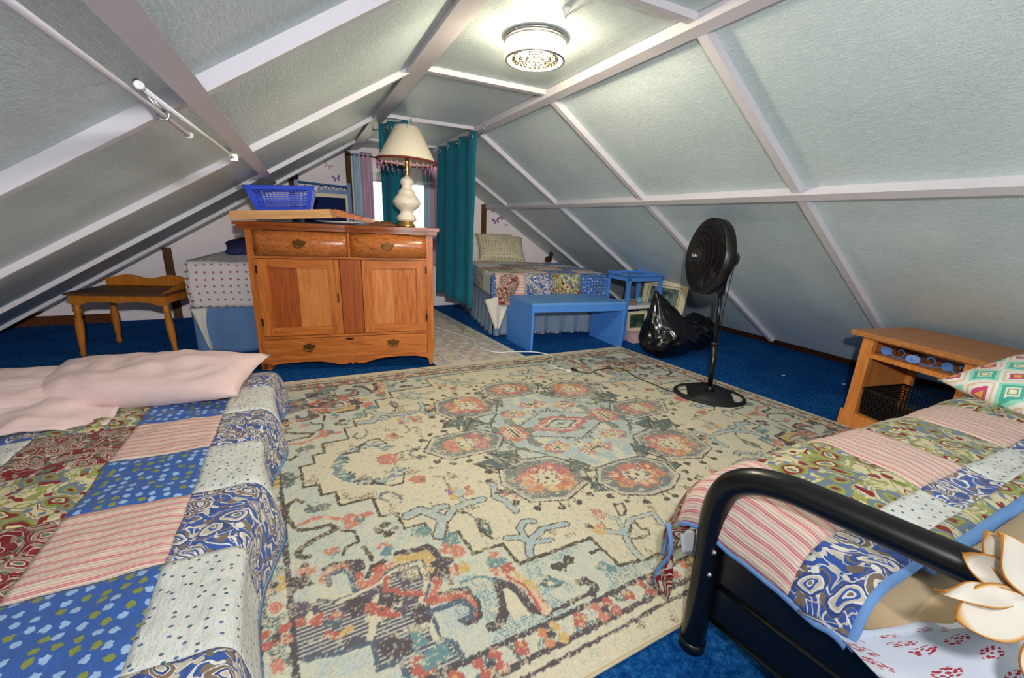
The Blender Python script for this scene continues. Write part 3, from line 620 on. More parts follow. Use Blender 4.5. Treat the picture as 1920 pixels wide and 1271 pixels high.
# ------------------------------------------------------------------ blue bench
BA = math.atan2(2.985-3.138, 2.712-1.777); t = empty('bench', (1.772, 3.138, 0), BA, 'sky blue painted wooden bench at the foot of the far right bed', 'bench')
w, d, h = .947, .47, .45
_sh = lambda v: Vector((v.x-.09*v.y/.47, v.y, v.z))
link('seat_board', box(B(), 0, w, 0, d, h-.022, h, f=_sh), m_bluetop, t, bevel=.004)
link('front_rail', box(B(), .02, w-.02, .004, .024, h-.085, h-.022, f=_sh), m_blue, t, bevel=.003); link('back_rail', box(B(), .02, w-.02, d-.024, d-.004, h-.085, h-.022, f=_sh), m_blue, t, bevel=.003)
for x in (0, w-.022): link('side_panel', box(B(), x, x+.022, .002, d-.002, 0, h-.022, f=_sh), m_blue, t, bevel=.003)
# ------------------------------------------------------------------ blue tray-top side table
t = empty('side_table', (2.87, 3.17, 0), -.03, 'tall sky blue side table with scalloped tray rim behind the bench', 'table')
w, d, h = .45, .36, .665
link('table_top', box(B(), 0, w, 0, d, h-.02, h), m_bluetop, t, bevel=.003)
rim = lambda L_: [(0, -.045), (L_, -.045), (L_, .03)]+[(L_*(1-i/30), .024+.008*math.cos(4*PI*i/30)) for i in range(31)]+[(0, .03)]
for y in (0, d-.016): link('rim_board', prism(B(), rim(w), lambda a, c, q: Vector((a, y+q, h+c-.006)), 0, .016), m_blue, t, bevel=.003)
for x in (0, w-.016): link('rim_board', prism(B(), rim(d), lambda a, c, q: Vector((x+q, a, h+c-.006)), 0, .016), m_blue, t, bevel=.003)
for x in (0, w-.034):
    for y in (0, d-.034): link('leg', box(B(), x, x+.034, y, y+.034, 0, h-.02), m_blue, t, bevel=.004)
s = link('shelf', box(B(), .03, w-.03, .0, d, .33, .365), m_whitepl, t, bevel=.003); s['label'] = 'white shelf'
for q in (.05, .2): pass
crumple('printed_pouch', (3.0, 3.24, .366), .07, .05, .05, f_red, 'small red patterned pouch on the white shelf of the blue side table', 'pouch', 5)
o = link('aqua_ball', ball(B(), (0, 0, .035), .035, 12), plain('aqua_yarn', (110, 170, 190), .8), None, True); o.location = (3.12, 3.26, .366); tag(o, 'small aqua ball on the white shelf beside the red pouch', 'ball')
# small framed picture and box under the table
t = empty('picture_frame', (2.93, 3.18, 0.1), -1.0, 'small cream framed green picture leaning under the white shelf', 'picture'); t.rotation_euler = (-.15, 0, -.15)
def pframe(t, w, h, fw, art, inner=None):
    for q in ((0, w, 0, fw), (0, w, h-fw, h), (0, fw, fw, h-fw), (w-fw, w, fw, h-fw)): link('frame_rail', box(B(), q[0], q[1], 0, .02, q[2], q[3]), m_frame, t, bevel=.003)
    if inner:
        b = B(); g = fw*.72
        for q in ((g, w-g, g, g+.006), (g, w-g, h-g-.006, h-g), (g, g+.006, g, h-g), (w-g-.006, w-g, g, h-g)): box(b, q[0], q[1], -.004, .0, q[2], q[3])
        link('gilt_line', b, m_goldl, t)
    link('print', box(B(), fw-.004, w-fw+.004, .008, .014, fw-.004, h-fw+.004), art, t)
pframe(t, .24, .20, .03, m_art)
o = link('card_box', box(B(), 0, .2, 0, .15, 0, .098), m_pinkbox, bevel=.003); o.location = (2.915, 3.06, 0); o.rotation_euler = (0, 0, -.1); tag(o, 'pale pink box on the carpet below the small picture', 'box')
t = empty('picture_frame', (3.30, 3.46, .02), -1.40, 'large cream picture frame with gilt line leaning on the right slope', 'picture'); t.rotation_euler = (-.16, 0, -1.40)
pframe(t, .52, .60, .085, mk_art('misty_print', (40, 60, 66), (116, 132, 122)), True)
# ------------------------------------------------------------------ bin bags
def bag(name, loc, R, seed, lab, peak=None, rz=0):
    bm = B(); bmesh.ops.create_icosphere(bm, subdivisions=5, radius=1)
    for v in bm.verts:
        p = v.co.copy(); n1 = 1+.16*nz(p.x*1.3+seed, p.y*1.3, p.z*1.3)
        cr = abs(nz(p.x*2.2+seed*2, p.y*2.2+p.z, p.z*1.4)); cr2 = abs(nz(p.x*5+seed, p.y*5, p.z*3.5+7)); cr3 = abs(nz(p.x*11+seed, p.y*11, p.z*8))
        n1 -= .22*(.35-cr if cr < .35 else 0)+.10*(.3-cr2 if cr2 < .3 else 0)+.05*cr3
        q = Vector((p.x*R[0], p.y*R[1], p.z*R[2]))*n1
        if peak:
            hh = max(0, p.z); tt = hh**1.5; wv = 1-.62*tt; q.x = q.x*wv+peak[0]*tt; q.y = q.y*wv+peak[1]*tt; q.z += peak[2]*tt
        q.z += R[2]*.82; q.z = max(.004+.006*abs(nz(q.x*9, q.y*9)), q.z)
        v.co = q
    o = link(name, bm, m_bag, None, True); o.location = loc; o.rotation_euler = (0, 0, rz); return tag(o, lab, 'bag', 'black bin bags')
bag('bin_bag', (2.97, 2.66, 0), (.30, .21, .21), 1.3, 'shiny black bin bag with a pointed tied top in front of the frame', (-.18, .05, .22))
bag('bin_bag', (3.40, 2.75, 0), (.25, .2, .19), 4.1, 'duller black bin bag slumped behind and right of the pointed one')
# ------------------------------------------------------------------ pedestal fan
t = empty('pedestal_fan', (2.47, 1.79, .012), 0, 'black pedestal fan with round base standing on the patterned rug edge', 'fan')
b = B(); N = 40
def basept(k, r, z): a = 2*PI*k/N; return (r*1.02*math.cos(a), r*math.sin(a), z)
ba = -.80; R0 = .235
def bp(x, y, z): return Vector((x*math.cos(ba)-y*math.sin(ba), x*math.sin(ba)+y*math.cos(ba), z))
def el(cx, cy, rx, ry, n=28): return [(cx+rx*math.cos(2*PI*k/n), cy+ry*math.sin(2*PI*k/n)) for k in range(n)]
def base_surf():
    bm = B(); ringA = []; n = 48; slots = []
    prof = [(1.0, 0), (1.0, .012), (.96, .02), (.90, .022)]
    rows = [[bm.verts.new(bp(R0*r*math.cos(2*PI*k/n), R0*.80*r*math.sin(2*PI*k/n), z)) for k in range(n)] for r, z in prof]
    for a_, b_ in zip(rows, rows[1:]):
        for k in range(n): bm.faces.new([a_[k], a_[(k+1) % n], b_[(k+1) % n], b_[k]])
    # inner plate between the two handle slots
    inner = [bm.verts.new(bp(x, y, .022+.016*(1-abs(x)/.15))) for x, y in [(R0*.62*math.copysign(1, math.cos(2*PI*k/n))*min(1, abs(math.cos(2*PI*k/n))*1.25) if abs(math.cos(2*PI*k/n)) > .55 else R0*.9*math.cos(2*PI*k/n), R0*.80*.90*math.sin(2*PI*k/n)) for k in range(n)]]
    for k in range(n):
        c = abs(math.cos(2*PI*(k+.5)/n))
        if c < .80: bm.faces.new([rows[-1][k], rows[-1][(k+1) % n], inner[(k+1) % n], inner[k]])
    cen = bm.verts.new(bp(0, 0, .042))
    for k in range(n): bm.faces.new([inner[k], inner[(k+1) % n], cen])
    return bm
link('base_plate', base_surf(), m_blackm, t, True).modifiers.new('thickness', 'SOLIDIFY').thickness = .006
HP = Vector((2.325, 1.86, .968))-Vector((2.47, 1.79, .012)); ax = Vector((-.92, .38, .06)).normalized()
tp = Vector((-.045, .015, .76))
link('pole', tube(B(), [(0, 0, .03), tp*.5], .017, 12), m_tubeb, t, True); link('upper_pole', tube(B(), [tp*.48, tp], .0125, 12), m_tubeb, t, True)
link('collar', tube(B(), [tp*.49, tp*.515], .022, 12), m_black, t, True); link('base_collar', lathe(B(), [(0, .03), (.034, .03), (.026, .06), (.02, .075), (0, .075)], 16), m_black, t, True)
mc = HP-ax*.10
b = B(); lathe(b, [(0, -.13), (.04, -.125), (.062, -.09), (.068, -.03), (.06, .02), (0, .03)], 20, mc+ax*.04, ax); link('motor_housing', b, m_black, t, True)
link('neck', tube(B(), [tp-Vector((0, 0, .04)), tp+Vector((0, 0, .06)), mc-ax*.03-Vector((0, 0, .05)), mc-ax*.03], [.024, .026, .03, .03], 12), m_black, t, True)
e1 = Vector((0, 0, 1)); e1 = (e1-ax*e1.dot(ax)).normalized(); e2 = ax.cross(e1)
def fp(r, a, z): return HP+ax*z+(e1*math.cos(a)+e2*math.sin(a))*r
FR = .232
def gz(r): return .062*(1-(r/FR)**2.6)+.028
b = B()
for k in range(120):
    a = 2*PI*k/120; tube(b, [fp(r, a+.9*(1-r/FR), gz(r)) for r in (.05, .10, .15, .20, FR)], .0019, 4, cap=False)
for r in (.075, .105, .135, .165, .195, .218): tube(b, [fp(r, q*PI/32, gz(r)+.001) for q in range(64)], .0024, 4, True)
o = link('front_grille', b, m_black, t); o['kind'] = 'stuff'
b = B()
for k in range(72):
    a = 2*PI*k/72; tube(b, [fp(r, a, -gz(r)*1.15) for r in (.06, .12, .18, FR)], .0024, 4, cap=False)
for r in (.10, .15, .2): tube(b, [fp(r, q*PI/24, -gz(r)*1.15) for q in range(48)], .002, 4, True)
o = link('rear_grille', b, m_black, t); o['kind'] = 'stuff'
b = B(); lathe(b, [(FR-.004, -.034), (FR+.006, -.03), (FR+.008, 0), (FR+.006, .03), (FR-.004, .034), (FR-.002, 0), (FR-.004, -.034)], 48, HP, ax); link('grille_rim', b, m_black, t, True)
bl = None
for k in range(4):
    b = B(); V = []
    for i in range(7):
        r = .035+.17*i/6; wdt = .05+.06*math.sin(PI*min(1, i/5)); row = []
        for j in range(5):
            s = (j/4-.5); a = 2*PI*k/4+s*2*wdt/max(r, .07); row.append(b.verts.new(fp(r, a, -.01+s*.05)))
        V.append(row)
    for i in range(6):
        for j in range(4): b.faces.new([V[i][j], V[i+1][j], V[i+1][j+1], V[i][j+1]])
    o = link('blade', b, m_blackm, t, True); md = o.modifiers.new('th', 'SOLIDIFY'); md.thickness = .003
link('hub', lathe(B(), [(0, -.03), (.036, -.03), (.034, .02), (0, .028)], 16, HP, ax), m_blackm, t, True)
bdg = link('badge', lathe(B(), [(0, .094), (.044, .093), (.05, .086), (.05, .08), (0, .078)], 28, HP, ax), m_blackm, t, True)
tc = bpy.data.curves.new('badge_text', 'FONT'); tc.body = 'Lasko'; tc.size = .028; tc.align_x = 'CENTER'; tc.align_y = 'CENTER'; tc.extrude = .0006
to = bpy.data.objects.new('tmp', tc); C.objects.link(to); bpy.context.view_layer.update()
tm = bpy.data.meshes.new_from_object(to.evaluated_get(bpy.context.evaluated_depsgraph_get())); bpy.data.objects.remove(to)
tm.materials.clear(); tm.materials.append(plain('white_lettering', (206, 206, 206), .6)); to = bpy.data.objects.new('lettering', tm); C.objects.link(to); to.parent = bdg
rx = e1.cross(ax).normalized(); mm = Matrix((( rx.x, e1.x, ax.x), (rx.y, e1.y, ax.y), (rx.z, e1.z, ax.z))).to_4x4(); mm.translation = HP+ax*.0955; to.matrix_local = mm
link('hanging_cord', tube(B(), spline([mc-ax*.08-Vector((0, 0, .03)), tp+Vector((.05, -.01, -.1)), tp*.75+Vector((.03, -.01, 0)), tp*.4+Vector((.032, 0, 0)), Vector((.03, -.01, .13)), Vector((.045, -.01, .06))], 8), .003, 6), m_cord, t, True)
# ------------------------------------------------------------------ nightstand
NA = math.atan2(-.975, -.19)
N0 = Vector((2.915, 1.185, 0)); t = empty('nightstand', N0, NA, 'honey pine open nightstand with one shelf under the right slope', 'nightstand')
w, d, h = .53, .44, .60     # local x towards the viewer's right, y towards the slope
def nb(nm, *a, mt=pine, bv=.004, par=None): return link(nm, box(B(), *a), mt, par or t, bevel=bv)
nb('table_top', -.045, w+.05, -.045, d+.02, h-.028, h, mt=pinetop, bv=.008)
nb('plinth', -.012, w+.012, -.012, d, 0, .105)
for x in (0, w-.06):
    nb('front_post', x, x+.06, 0, .03, .105, h-.028); nb('back_post', x, x+.06, d-.03, d, .105, h-.028)
    xs = x+.008 if x == 0 else x+.034; nb('side_panel', xs, xs+.018, .03, d-.03, .105, h-.028)
nb('shelf', .02, w-.02, .004, d-.02, .452, .478); nb('floor_board', .03, w-.03, .0, d-.02, .09, .104)
nb('top_rail', .06, w-.06, .006, .026, h-.045, h-.028)
def nloc(x, y, z): return N0+Vector((x*math.cos(NA)-y*math.sin(NA), x*math.sin(NA)+y*math.cos(NA), z))
m_fl = plain('blue_metal_paint', (84, 134, 206), .4, .5)
for k, (x, y, z, r, lab) in enumerate(((.10, .05, .479, 0, 'blue metal flower ornament lying leftmost on the nightstand shelf'), (.245, .03, .479, .4, 'blue metal flower ornament in the middle of the nightstand shelf, its stem curling up'), (.375, .06, .479, -.3, 'blue metal flower ornament rightmost on the nightstand shelf'))):
    t2 = empty('metal_flower', nloc(x, y, z), NA+r, lab, 'ornament', 'blue metal flowers on the nightstand shelf'); t2.rotation_euler = (-.15, 0, NA+r)
    b = B(); pts = [((.032 if i % 2 else .027)*math.cos(2*PI*i/28), (.024 if i % 2 else .020)*math.sin(2*PI*i/28)+.026) for i in range(28)]
    prism(b, pts, lambda a, c, q: Vector((a, q+.02*c, c)), 0, .004); lathe(b, [(0, -.004), (.012, -.002), (.014, .001), (0, .001)], 12, (0, 0, .026), (0, 1, 0)); link('flower_head', b, m_fl, t2)
    st = [(.02, .004, .02), (.05, .006, .006), (.075, .008, .012), (.085, .008, .035), (.07, .008, .052), (.055, .006, .045), (.058, .006, .034)]
    b = B(); tube(b, spline(st, 6), .0026, 6); tube(b, spline([(.01, .004, .012), (.05, .01, .004), (.09, .02, .006), (.12, .03, .018), (.11, .03, .035)], 6), .0022, 6); link('curled_stem', b, m_fl, t2, True)
t2 = empty('wire_basket', nloc(.26, .05, .106), NA, 'black mesh basket inside the bottom of the nightstand', 'basket')
b = B(); bw, bd, bh = .19, .30, .155
def wk(s, q, h): e = .012*h/bh; c = [(-bw-e, -.02-e), (bw+e, -.02-e), (bw+e, bd+e), (-bw-e, bd+e)]; a, b_ = c[q], c[(q+1) % 4]; return Vector((a[0]+(b_[0]-a[0])*s, a[1]+(b_[1]-a[1])*s, h))
for hh, r in ((.0, .004), (bh, .0065)): tube(b, [wk(0, q, hh) for q in range(4)], r, 6, True)
link('basket_rim', b, m_black, t2)
b = B()
for q in range(4):
    for k in range(1, 22): tube(b, [wk(k/22, q, 0), wk(k/22, q, bh)], .0028, 4)
    for k in range(1, 10): tube(b, [wk(0, q, bh*k/10), wk(1, q, bh*k/10)], .0026, 4)
vs = [b.verts.new(wk(0, q, .001)) for q in range(4)]; b.faces.new(vs)
o = link('basket_mesh', b, m_black, t2); o['kind'] = 'stuff'
# ------------------------------------------------------------------ soft goods
def pillow(name, loc, w, d, h, mat, lab, rot=(0, 0, 0), seed=0, sag=0, wr=.012, group=None):
    def fn(u, v):
        a, b_ = u/w*2-1, v/d*2-1   # -1..1
        return a, b_
    bm = B(); n = 26; V = {}; uv = {}
    for side in (1, -1):
        for j in range(n+1):
            for i in range(n+1):
                a, c = 2*i/n-1, 2*j/n-1; edge = i in (0, n) or j in (0, n)
                if side == -1 and edge: V[(side, i, j)] = V[(1, i, j)]; continue
                prof = max(0, (1-abs(a)**2.6)*(1-abs(c)**2.6))**.5
                pin = 1-.07*(1-abs(c)**2)*abs(a)**3; pin2 = 1-.07*(1-abs(a)**2)*abs(c)**3
                x = a*w/2*pin; y = c*d/2*pin2; z = side*h/2*prof*(1+.25*nz(a*1.6+seed, c*1.6, side))
                z += wr*nz(x*14+seed, y*14)*prof+sag*(a*a)
                V[(side, i, j)] = bm.verts.new((x, y, z)); uv[V[(side, i, j)]] = (x, y)
    ul = bm.loops.layers.uv.new('UVMap')
    for side in (1, -1):
        for j in range(n):
            for i in range(n):
                q = [V[(side, i, j)], V[(side, i+1, j)], V[(side, i+1, j+1)], V[(side, i, j+1)]]
                f = bm.faces.new(q if side == 1 else q[::-1])
                for l in f.loops: l[ul].uv = uv[l.vert]
    o = link(name, bm, mat, None, True); o.location = loc; o.rotation_euler = rot; return tag(o, lab, 'pillow', group)
def patches(root, fn, xs, ys, kinds, nu=14, thick=.01, puff=.006):
    for j in range(len(ys)-1):
        for i in range(len(xs)-1):
            m_ = kinds(i, j)
            if m_ is None: continue
            L_ = abs(xs[i+1]-xs[i]); K = abs(ys[j+1]-ys[j])
            sheet('patch', fn, xs[i], xs[i+1], ys[j], ys[j+1], max(4, int(L_/.31*nu)), max(4, int(K/.31*nu)), m_, root, thick, puff=puff)
# ---- front left bed: low mattress with patchwork quilt
t = empty('bed', (-.20, 1.2, 0), 0, 'low mattress bed filling the lower left, mostly hidden by its quilt', 'bed')
link('mattress', box(B(), -1.55, -.04, -1.9, 1.50, .004, .215, f=lambda v: Vector((max(v.x, -1.55), v.y, v.z))), m_tan, t, bevel=.04, seg=3)
q = empty('quilt', (-.20, 1.2, .235), 0, 'patchwork quilt of square prints spread over the low front left bed', 'quilt')
QE = -.215
def lq(x, y):  # x: arc coordinate, 0 at the right top edge going negative to the left
    wr = .010*nz(x*5, y*5, 1)+.006*nz(x*13, y*13, 4)+.004*nz(x*3+y*22, y*6, 9)
    X, Z = x, .245+wr
    bulge = .022*math.sin(y*10)+.03*nz(y*3, 2)
    e = x-(QE-.03)
    if e > 0:
        R = .045; a = min(e/R, PI/2*.93)
        X = QE-.03+R*math.sin(a); Z = .245-R*(1-math.cos(a))+wr
        if e > R*PI/2*.93: k = e-R*PI/2*.93; X += k*.13; Z -= k
        Z = max(.012, Z); X += bulge*smooth01(e/.15)
        if Z < .014: X += .4*max(0, (e-R*1.46)-.19)
    f = y-2.50
    Y = y
    if f > 0: Z -= f*f*.9; 
    return Vector((X+.20, Y-1.2, max(Z, .012)-.235))
xs = [-1.60, -1.31, -1.0, -.69, -.39, -.005]
ys = [-.10, .22, .54, .85, 1.155, 1.465, 1.775, 2.08, 2.39, 2.68]
def lk(i, j):
    c = 4-i; r = j
    odd = (r % 2 == 0)   # ys index 4 (1.155) -> pink row
    return {0: (f_bpais if odd else f_white), 1: (f_pink if odd else f_blue), 2: (f_red if odd else f_green), 3: (f_white if odd else f_bpais), 4: (f_blue if odd else f_pink)}[c]
patches(q, lq, xs, ys, lk, 22, .008, .006)
sheet('binding', lq, -.008, .012, ys[0], ys[-1], 2, 160, m_bind, q, .012)
P1 = 'long faded pink pillow across the head of the front left bed'
pillow('pillow', (-.735, 2.45, .33), .98, .42, .17, m_pinkp, P1, (.16, -.03, -.30), 3, sag=.0, wr=.02)
pillow('pillow', (-1.28, 2.52, .31), .62, .45, .12, m_pinkp, 'faded pink pillow half behind the long one at the left edge', (.1, 0, -.1), 8)
def blank(u, v):
    return (-1.50+u*.9, 2.12+v*.42, .26+.055*smooth01(1-abs(v-.5)*1.9)*smooth01((.78-u)*6)+.03*nz(u*5, v*4, 6)+.012*nz(u*14, v*12, 2))
o = sheet('throw', blank, 0, .78, 0, 1, 36, 26, m_pinkp, None, .01); tag(o, 'crumpled pink sheet bunched below the pillows on the left bed', 'sheet')
# ---- right metal bed
t = empty('bed', (.90, .0, 0), 0, 'black metal bed in the lower right corner with tube footboard', 'bed')
def bl_(*P): return [Vector(p)-Vector((.90, 0, 0)) for p in P]
bar = spline([(.885, .556, 0), (.885, .558, .2), (.887, .566, .42), (.892, .550, .51), (.902, .505, .556), (.916, .44, .578), (.93, .36, .585), (.975, .06, .60), (.99, -.10, .60), (1.0, -.22, .585), (1.01, -.29, .54), (1.013, -.325, .44), (1.015, -.33, .2), (1.015, -.33, 0)], 8)
link('footboard_tube', tube(B(), bl_(*bar), .0315, 18), m_tubeb, t, True)
link('foot_cap', lathe(B(), [(0, 0), (.034, 0), (.034, .03), (0, .03)], 18, bl_((.885, .556, 0))[0]), m_black, t, True)
pa, pb = Vector((.905, .545, 0)), Vector((1.0, -.30, 0)); dr_ = (pb-pa).normalized(); nr_ = Vector((-dr_.y, dr_.x, 0))
def ff(a, c, q): return pa+dr_*a+Vector((0, 0, c))+nr_*q-Vector((.90, 0, 0))
LW = (pb-pa).length
b = B(); prism(b, [(0, .12), (LW, .12), (LW, .345), (0, .345)], ff, -.008, .008); link('footboard_panel', b, m_tubeb, t, bevel=.003)
for z, r in ((.348, .010), (.232, .009), (.12, .009)): link('panel_lip', tube(B(), [ff(0, z, -.006), ff(LW, z, -.006)], r, 8), m_tubeb, t, True)
for z in (.34, .27): link('bolt', ball(B(), bl_((.868, .535, z))[0], .007, 8), m_silver, t, True)
for y in (.50, -.32): link('side_rail', box(B(), .93, 2.95, y, y+.03, .18, .26, f=lambda v: Vector((v.x-.9, v.y, v.z))), m_tubeb, t)
for y in (.53, -.32): link('head_post', tube(B(), bl_((2.93, y, 0), (2.93, y, .62)), .025, 10), m_tubeb, t, True)
link('head_bar', tube(B(), bl_((2.93, .53, .60), (2.93, -.32, .60)), .025, 10), m_tubeb, t, True)
link('base', box(B(), .95, 2.88, -.40, .56, .19, .30, f=lambda v: Vector((v.x-.9, v.y, v.z))), m_maroon, t, bevel=.02)
ms = link('mattress', box(B(), .94, 2.90, -.42, .60, .26, .445, f=lambda v: Vector((v.x-.9, v.y, v.z))), m_tan, t, bevel=.05, seg=4)
for f in ms.data.polygons: f.use_smooth = True
ms['label'] = 'mattress in a tan fitted sheet'
# quilt of the right bed: x from foot to head, y from the near edge to the far side
ZT = .475
q = empty('quilt', (1.6, .3, ZT), 0, 'patchwork quilt with pink stripes on the black metal bed at the right', 'quilt')
def rq(x, y):
    wr = .007*nz(x*6, y*6, 11)+.005*nz(x*15, y*15, 5)
    hump = .03*math.exp(-((x-1.25)/.5)**2)*smooth01((y-.25)/.2)
    X, Y, Z = x, y, ZT+wr+hump
    fx = .97-x
    if fx > 0:            # falls over the foot of the mattress
        a = min(fx/.09, 1.35); X = .97-.09*math.sin(a)-.0; Z -= .09*(1-math.cos(a))
        k = max(0, fx-.09*1.35); Z -= k*.95; X -= k*.16
    fy = y-.575
    if fy > 0:
        a = min(fy/.11, 1.42); Y = .575+.11*math.sin(a); Z -= .11*(1-math.cos(a)); k = max(0, fy-.11*1.42); Z -= k; Y += k*.10+.02*math.sin(x*16)*smooth01(k/.1)
    near = .30-y
    if near > 0: Z -= .3*near*near; Z += .012*math.sin(min(1, near/.06)*PI)
    return Vector((X-1.6, Y-.3, Z-ZT))
rows = [[(.80, 1.10, f_pink2), (1.10, 1.41, f_green), (1.41, 1.69, f_pink2), (1.69, 2.03, f_green), (2.03, 2.36, f_pink2), (2.36, 2.68, f_green)],
        [(.80, 1.10, f_bpais), (1.10, 1.41, f_white), (1.41, 1.69, f_bpais), (1.69, 2.03, f_white), (2.03, 2.36, f_bpais), (2.36, 2.68, f_white)]]
for x0, x1, m_ in rows[0]: sheet('patch', rq, x0, x1, .362, .672, int((x1-x0)*80), 24, m_, q, .01, puff=.005)
for x0, x1, m_ in rows[1]: sheet('patch', rq, x0, x1, .252 if x0 < 1.0 else .278, .362, int((x1-x0)*80), 9, m_, q, .01, puff=.004)
sheet('patch', rq, 1.10, 2.68, .24, .278, 90, 4, f_green, q, .012)
for x0, x1, m_ in ((.80, 1.10, f_red), (1.10, 1.41, f_blue), (1.41, 1.69, f_red), (1.69, 2.03, f_blue), (2.03, 2.68, f_red)): sheet('patch', rq, x0, x1, .672, .80, int((x1-x0)*60), 14, m_, q, .01, puff=.004)
sheet('binding', rq, .788, .802, .25, .672, 2, 40, m_bind, q, .014); sheet('binding', rq, .80, 1.12, .238, .256, 30, 2, m_bind, q, .014); sheet('binding', rq, 1.10, 2.68, .222, .244, 90, 2, m_bind, q, .014)
sheet('binding', rq, .788, .802, .66, .80, 2, 24, m_bind, q, .014); sheet('binding', rq, .80, 2.68, .798, .812, 90, 2, m_bind, q, .012)
# hanging corner with white care label
def corner(u, v): w = 1-v; return Vector((.838+.015*v+.075*u*w**.7, .672-.02*math.sin(v*5+u*3)-.02*u, .345-.235*v-.02*u))-Vector((1.6, .3, ZT))
sheet('corner_flap', lambda u, v: corner(u/.09, v/.25), 0, .09, 0, .242, 8, 14, f_red, q, .008); sheet('flap_binding', lambda u, v: corner(u*.12, v)+Vector((-.004, -.006, 0)), 0, 1, 0, .97, 3, 14, m_bind, q, .01)
def ctag(u, v): return Vector((.866+u+.2*v, .640-.12*u-.1*v, .325-v-.18*u))-Vector((1.6, .3, ZT))
sheet('care_label', ctag, 0, .055, 0, .078, 4, 6, m_whitepl, q, .002)
# red sprigged flat sheet bunched at the near corner of the foot
def fs(u, v):  # u: 0 at the near side .. 1 at the tucked edge beside the quilt; v: 0 hem over the foot .. 1 towards the head
    x = .885+.62*v; yb = .145+.27*math.exp(-((x-.87)/.042)); y = -.44+(yb+.44)*u
    e = smooth01(v/.11); z = .368+.105*e
    fold = .024*math.sin(u*17+4.2*v+1.5*nz(u*2, v*3))+.012*math.sin(u*37-6*v+2*nz(u*3, v*5, 2)); z += fold*e*(.4+.6*u)+.022*smooth01((u-.82)/.1)*e*(1.15-u)*6*.4
    return (x-.02*(1-e)+.012*math.sin(u*22)*(1-e), y, max(z, .452*e+.36*(1-e)))
o = sheet('flat_sheet', fs, 0, 1, 0, 1, 60, 40, f_redspr_u, None, .006); tag(o, 'white sheet with red sprigs bunched at the foot of the black metal bed', 'sheet')
pillow('pillow', (2.72, .35, .57), .60, .58, .17, f_ikat, 'aqua and white ikat pillow at the head of the metal bed', (.12, -.30, -.35), 5)
# ---- far right bed
FA = -.145; F0 = Vector((1.66, 3.735, 0)); t = empty('bed', F0, FA, 'far right bed under the slope with a blue grey skirt', 'bed')
fw, fl, fh = 1.27, 1.66, .62
link('mattress', box(B(), .03, fw-.03, .03, fl, .3, fh-.02), m_wall, t, bevel=.05, seg=3)
def skirt(L_, z0, z1, P0, dv, nv, amp=.014, fq=22):
    def fn(u, v): return Vector(P0)+Vector(dv)*u+Vector(nv)*(amp*math.sin(u*fq*1.7+2*nz(u*4, 1))*(.35+v/(z1-z0))+.03*v)+Vector((0, 0, z1-v))
    return fn, L_, z1-z0
for nm, (fn, L_, hh) in (('skirt_side', skirt(1.6, .012, .40, (.0, 1.62, 0), (0, -1, 0), (-1, 0, 0))), ('skirt_front', skirt(1.27, .012, .42, (0, 0, 0), (1, 0, 0), (0, -1, 0)))):
    s = sheet(nm, fn, 0, L_, 0, hh, 110, 10, m_mauvebl, t, .004)
    s2 = sheet('hem', lambda u, v, fn=fn, hh=hh: Vector(fn(u, hh-.025+v))+(Vector((-.004, 0, 0)) if nm == 'skirt_side' else Vector((0, -.004, 0))), 0, L_, 0, .024, 110, 2, m_frame, t)
q = empty('quilt', F0+Vector((0, 0, fh)), FA, 'patchwork quilt hanging over the foot of the far right bed', 'quilt')
def fq_(x, y):  # y<0 hangs over the foot, x<0 over the left side
    Z = .02+.012*nz(x*5, y*5, 3); X, Y = x, y
    if y < .06: f = .06-y; a = min(f/.06, 1.5); Y = .06-.06*math.sin(a)-.012; Z -= .06*(1-math.cos(a)); k = max(0, f-.09); Z -= k*.98; Y -= .05*k+.008*math.sin(x*25)*smooth01(k*8)
    if x < .04: f = .04-x; a = min(f/.05, 1.5); X = .04-.05*math.sin(a)-.01; Z -= .05*(1-math.cos(a)); Z -= max(0, f-.075)*.98
    return Vector((X, Y, Z))
fx = [-.22, .02, .32, .62, .95, 1.26]; fy = [-.24, .08, .38, .68, .98, 1.25]
kk = [[f_blue, f_pink, f_bpais, f_green, f_blue], [f_white, f_green, f_pink, f_blue, f_pink], [f_green, f_red, f_green, f_pink, f_blue], [f_blue, f_white, f_red, f_bpais, f_pink], [f_white, f_pink, f_white, f_green, f_blue]]
kk[0][2] = f_bpais
patches(q, fq_, fx, fy, lambda i, j: kk[j][i], 14, .01, .006)
def fold(u, v):  # turned back corner
    return Vector((.03+.18*u-.03*v+.02*math.sin(v*8), -.075-.035*math.sin(u*PI)*(.4+v)-.02*v, .0-.27*v+.03*math.sin(u*PI)*(1-v)))
sheet('turned_corner', lambda u, v: fold(u/.2, v/.28), 0, .2, 0, .28, 14, 16, f_red, q, .012)
def tip(u, v): w = 1-.85*v; return Vector((-.02+(u-.5)*.26*w+.03, -.10-.02*math.sin(u*6)-.02*v, -.22-.30*v+.03*math.sin(u*PI)))
sheet('sheet_tip', tip, 0, 1, 0, 1, 12, 12, f_white2, q, .006)
pillow('pillow', (2.36, 5.12, .79), .66, .44, .24, f_creamdot, 'cream dotted pillow standing nearest on the far right bed', (.85, .05, FA), 2)
pillow('pillow', (2.23, 5.30, .79), .74, .42, .15, f_white2, 'pale floral pillow behind the cream dotted one, against the wall', (1.2, 0, FA), 6)
t2 = empty('figurine', (2.96, 4.88, .64), .4, 'small dark brown animal figurine on the far bed by the slope', 'figurine')
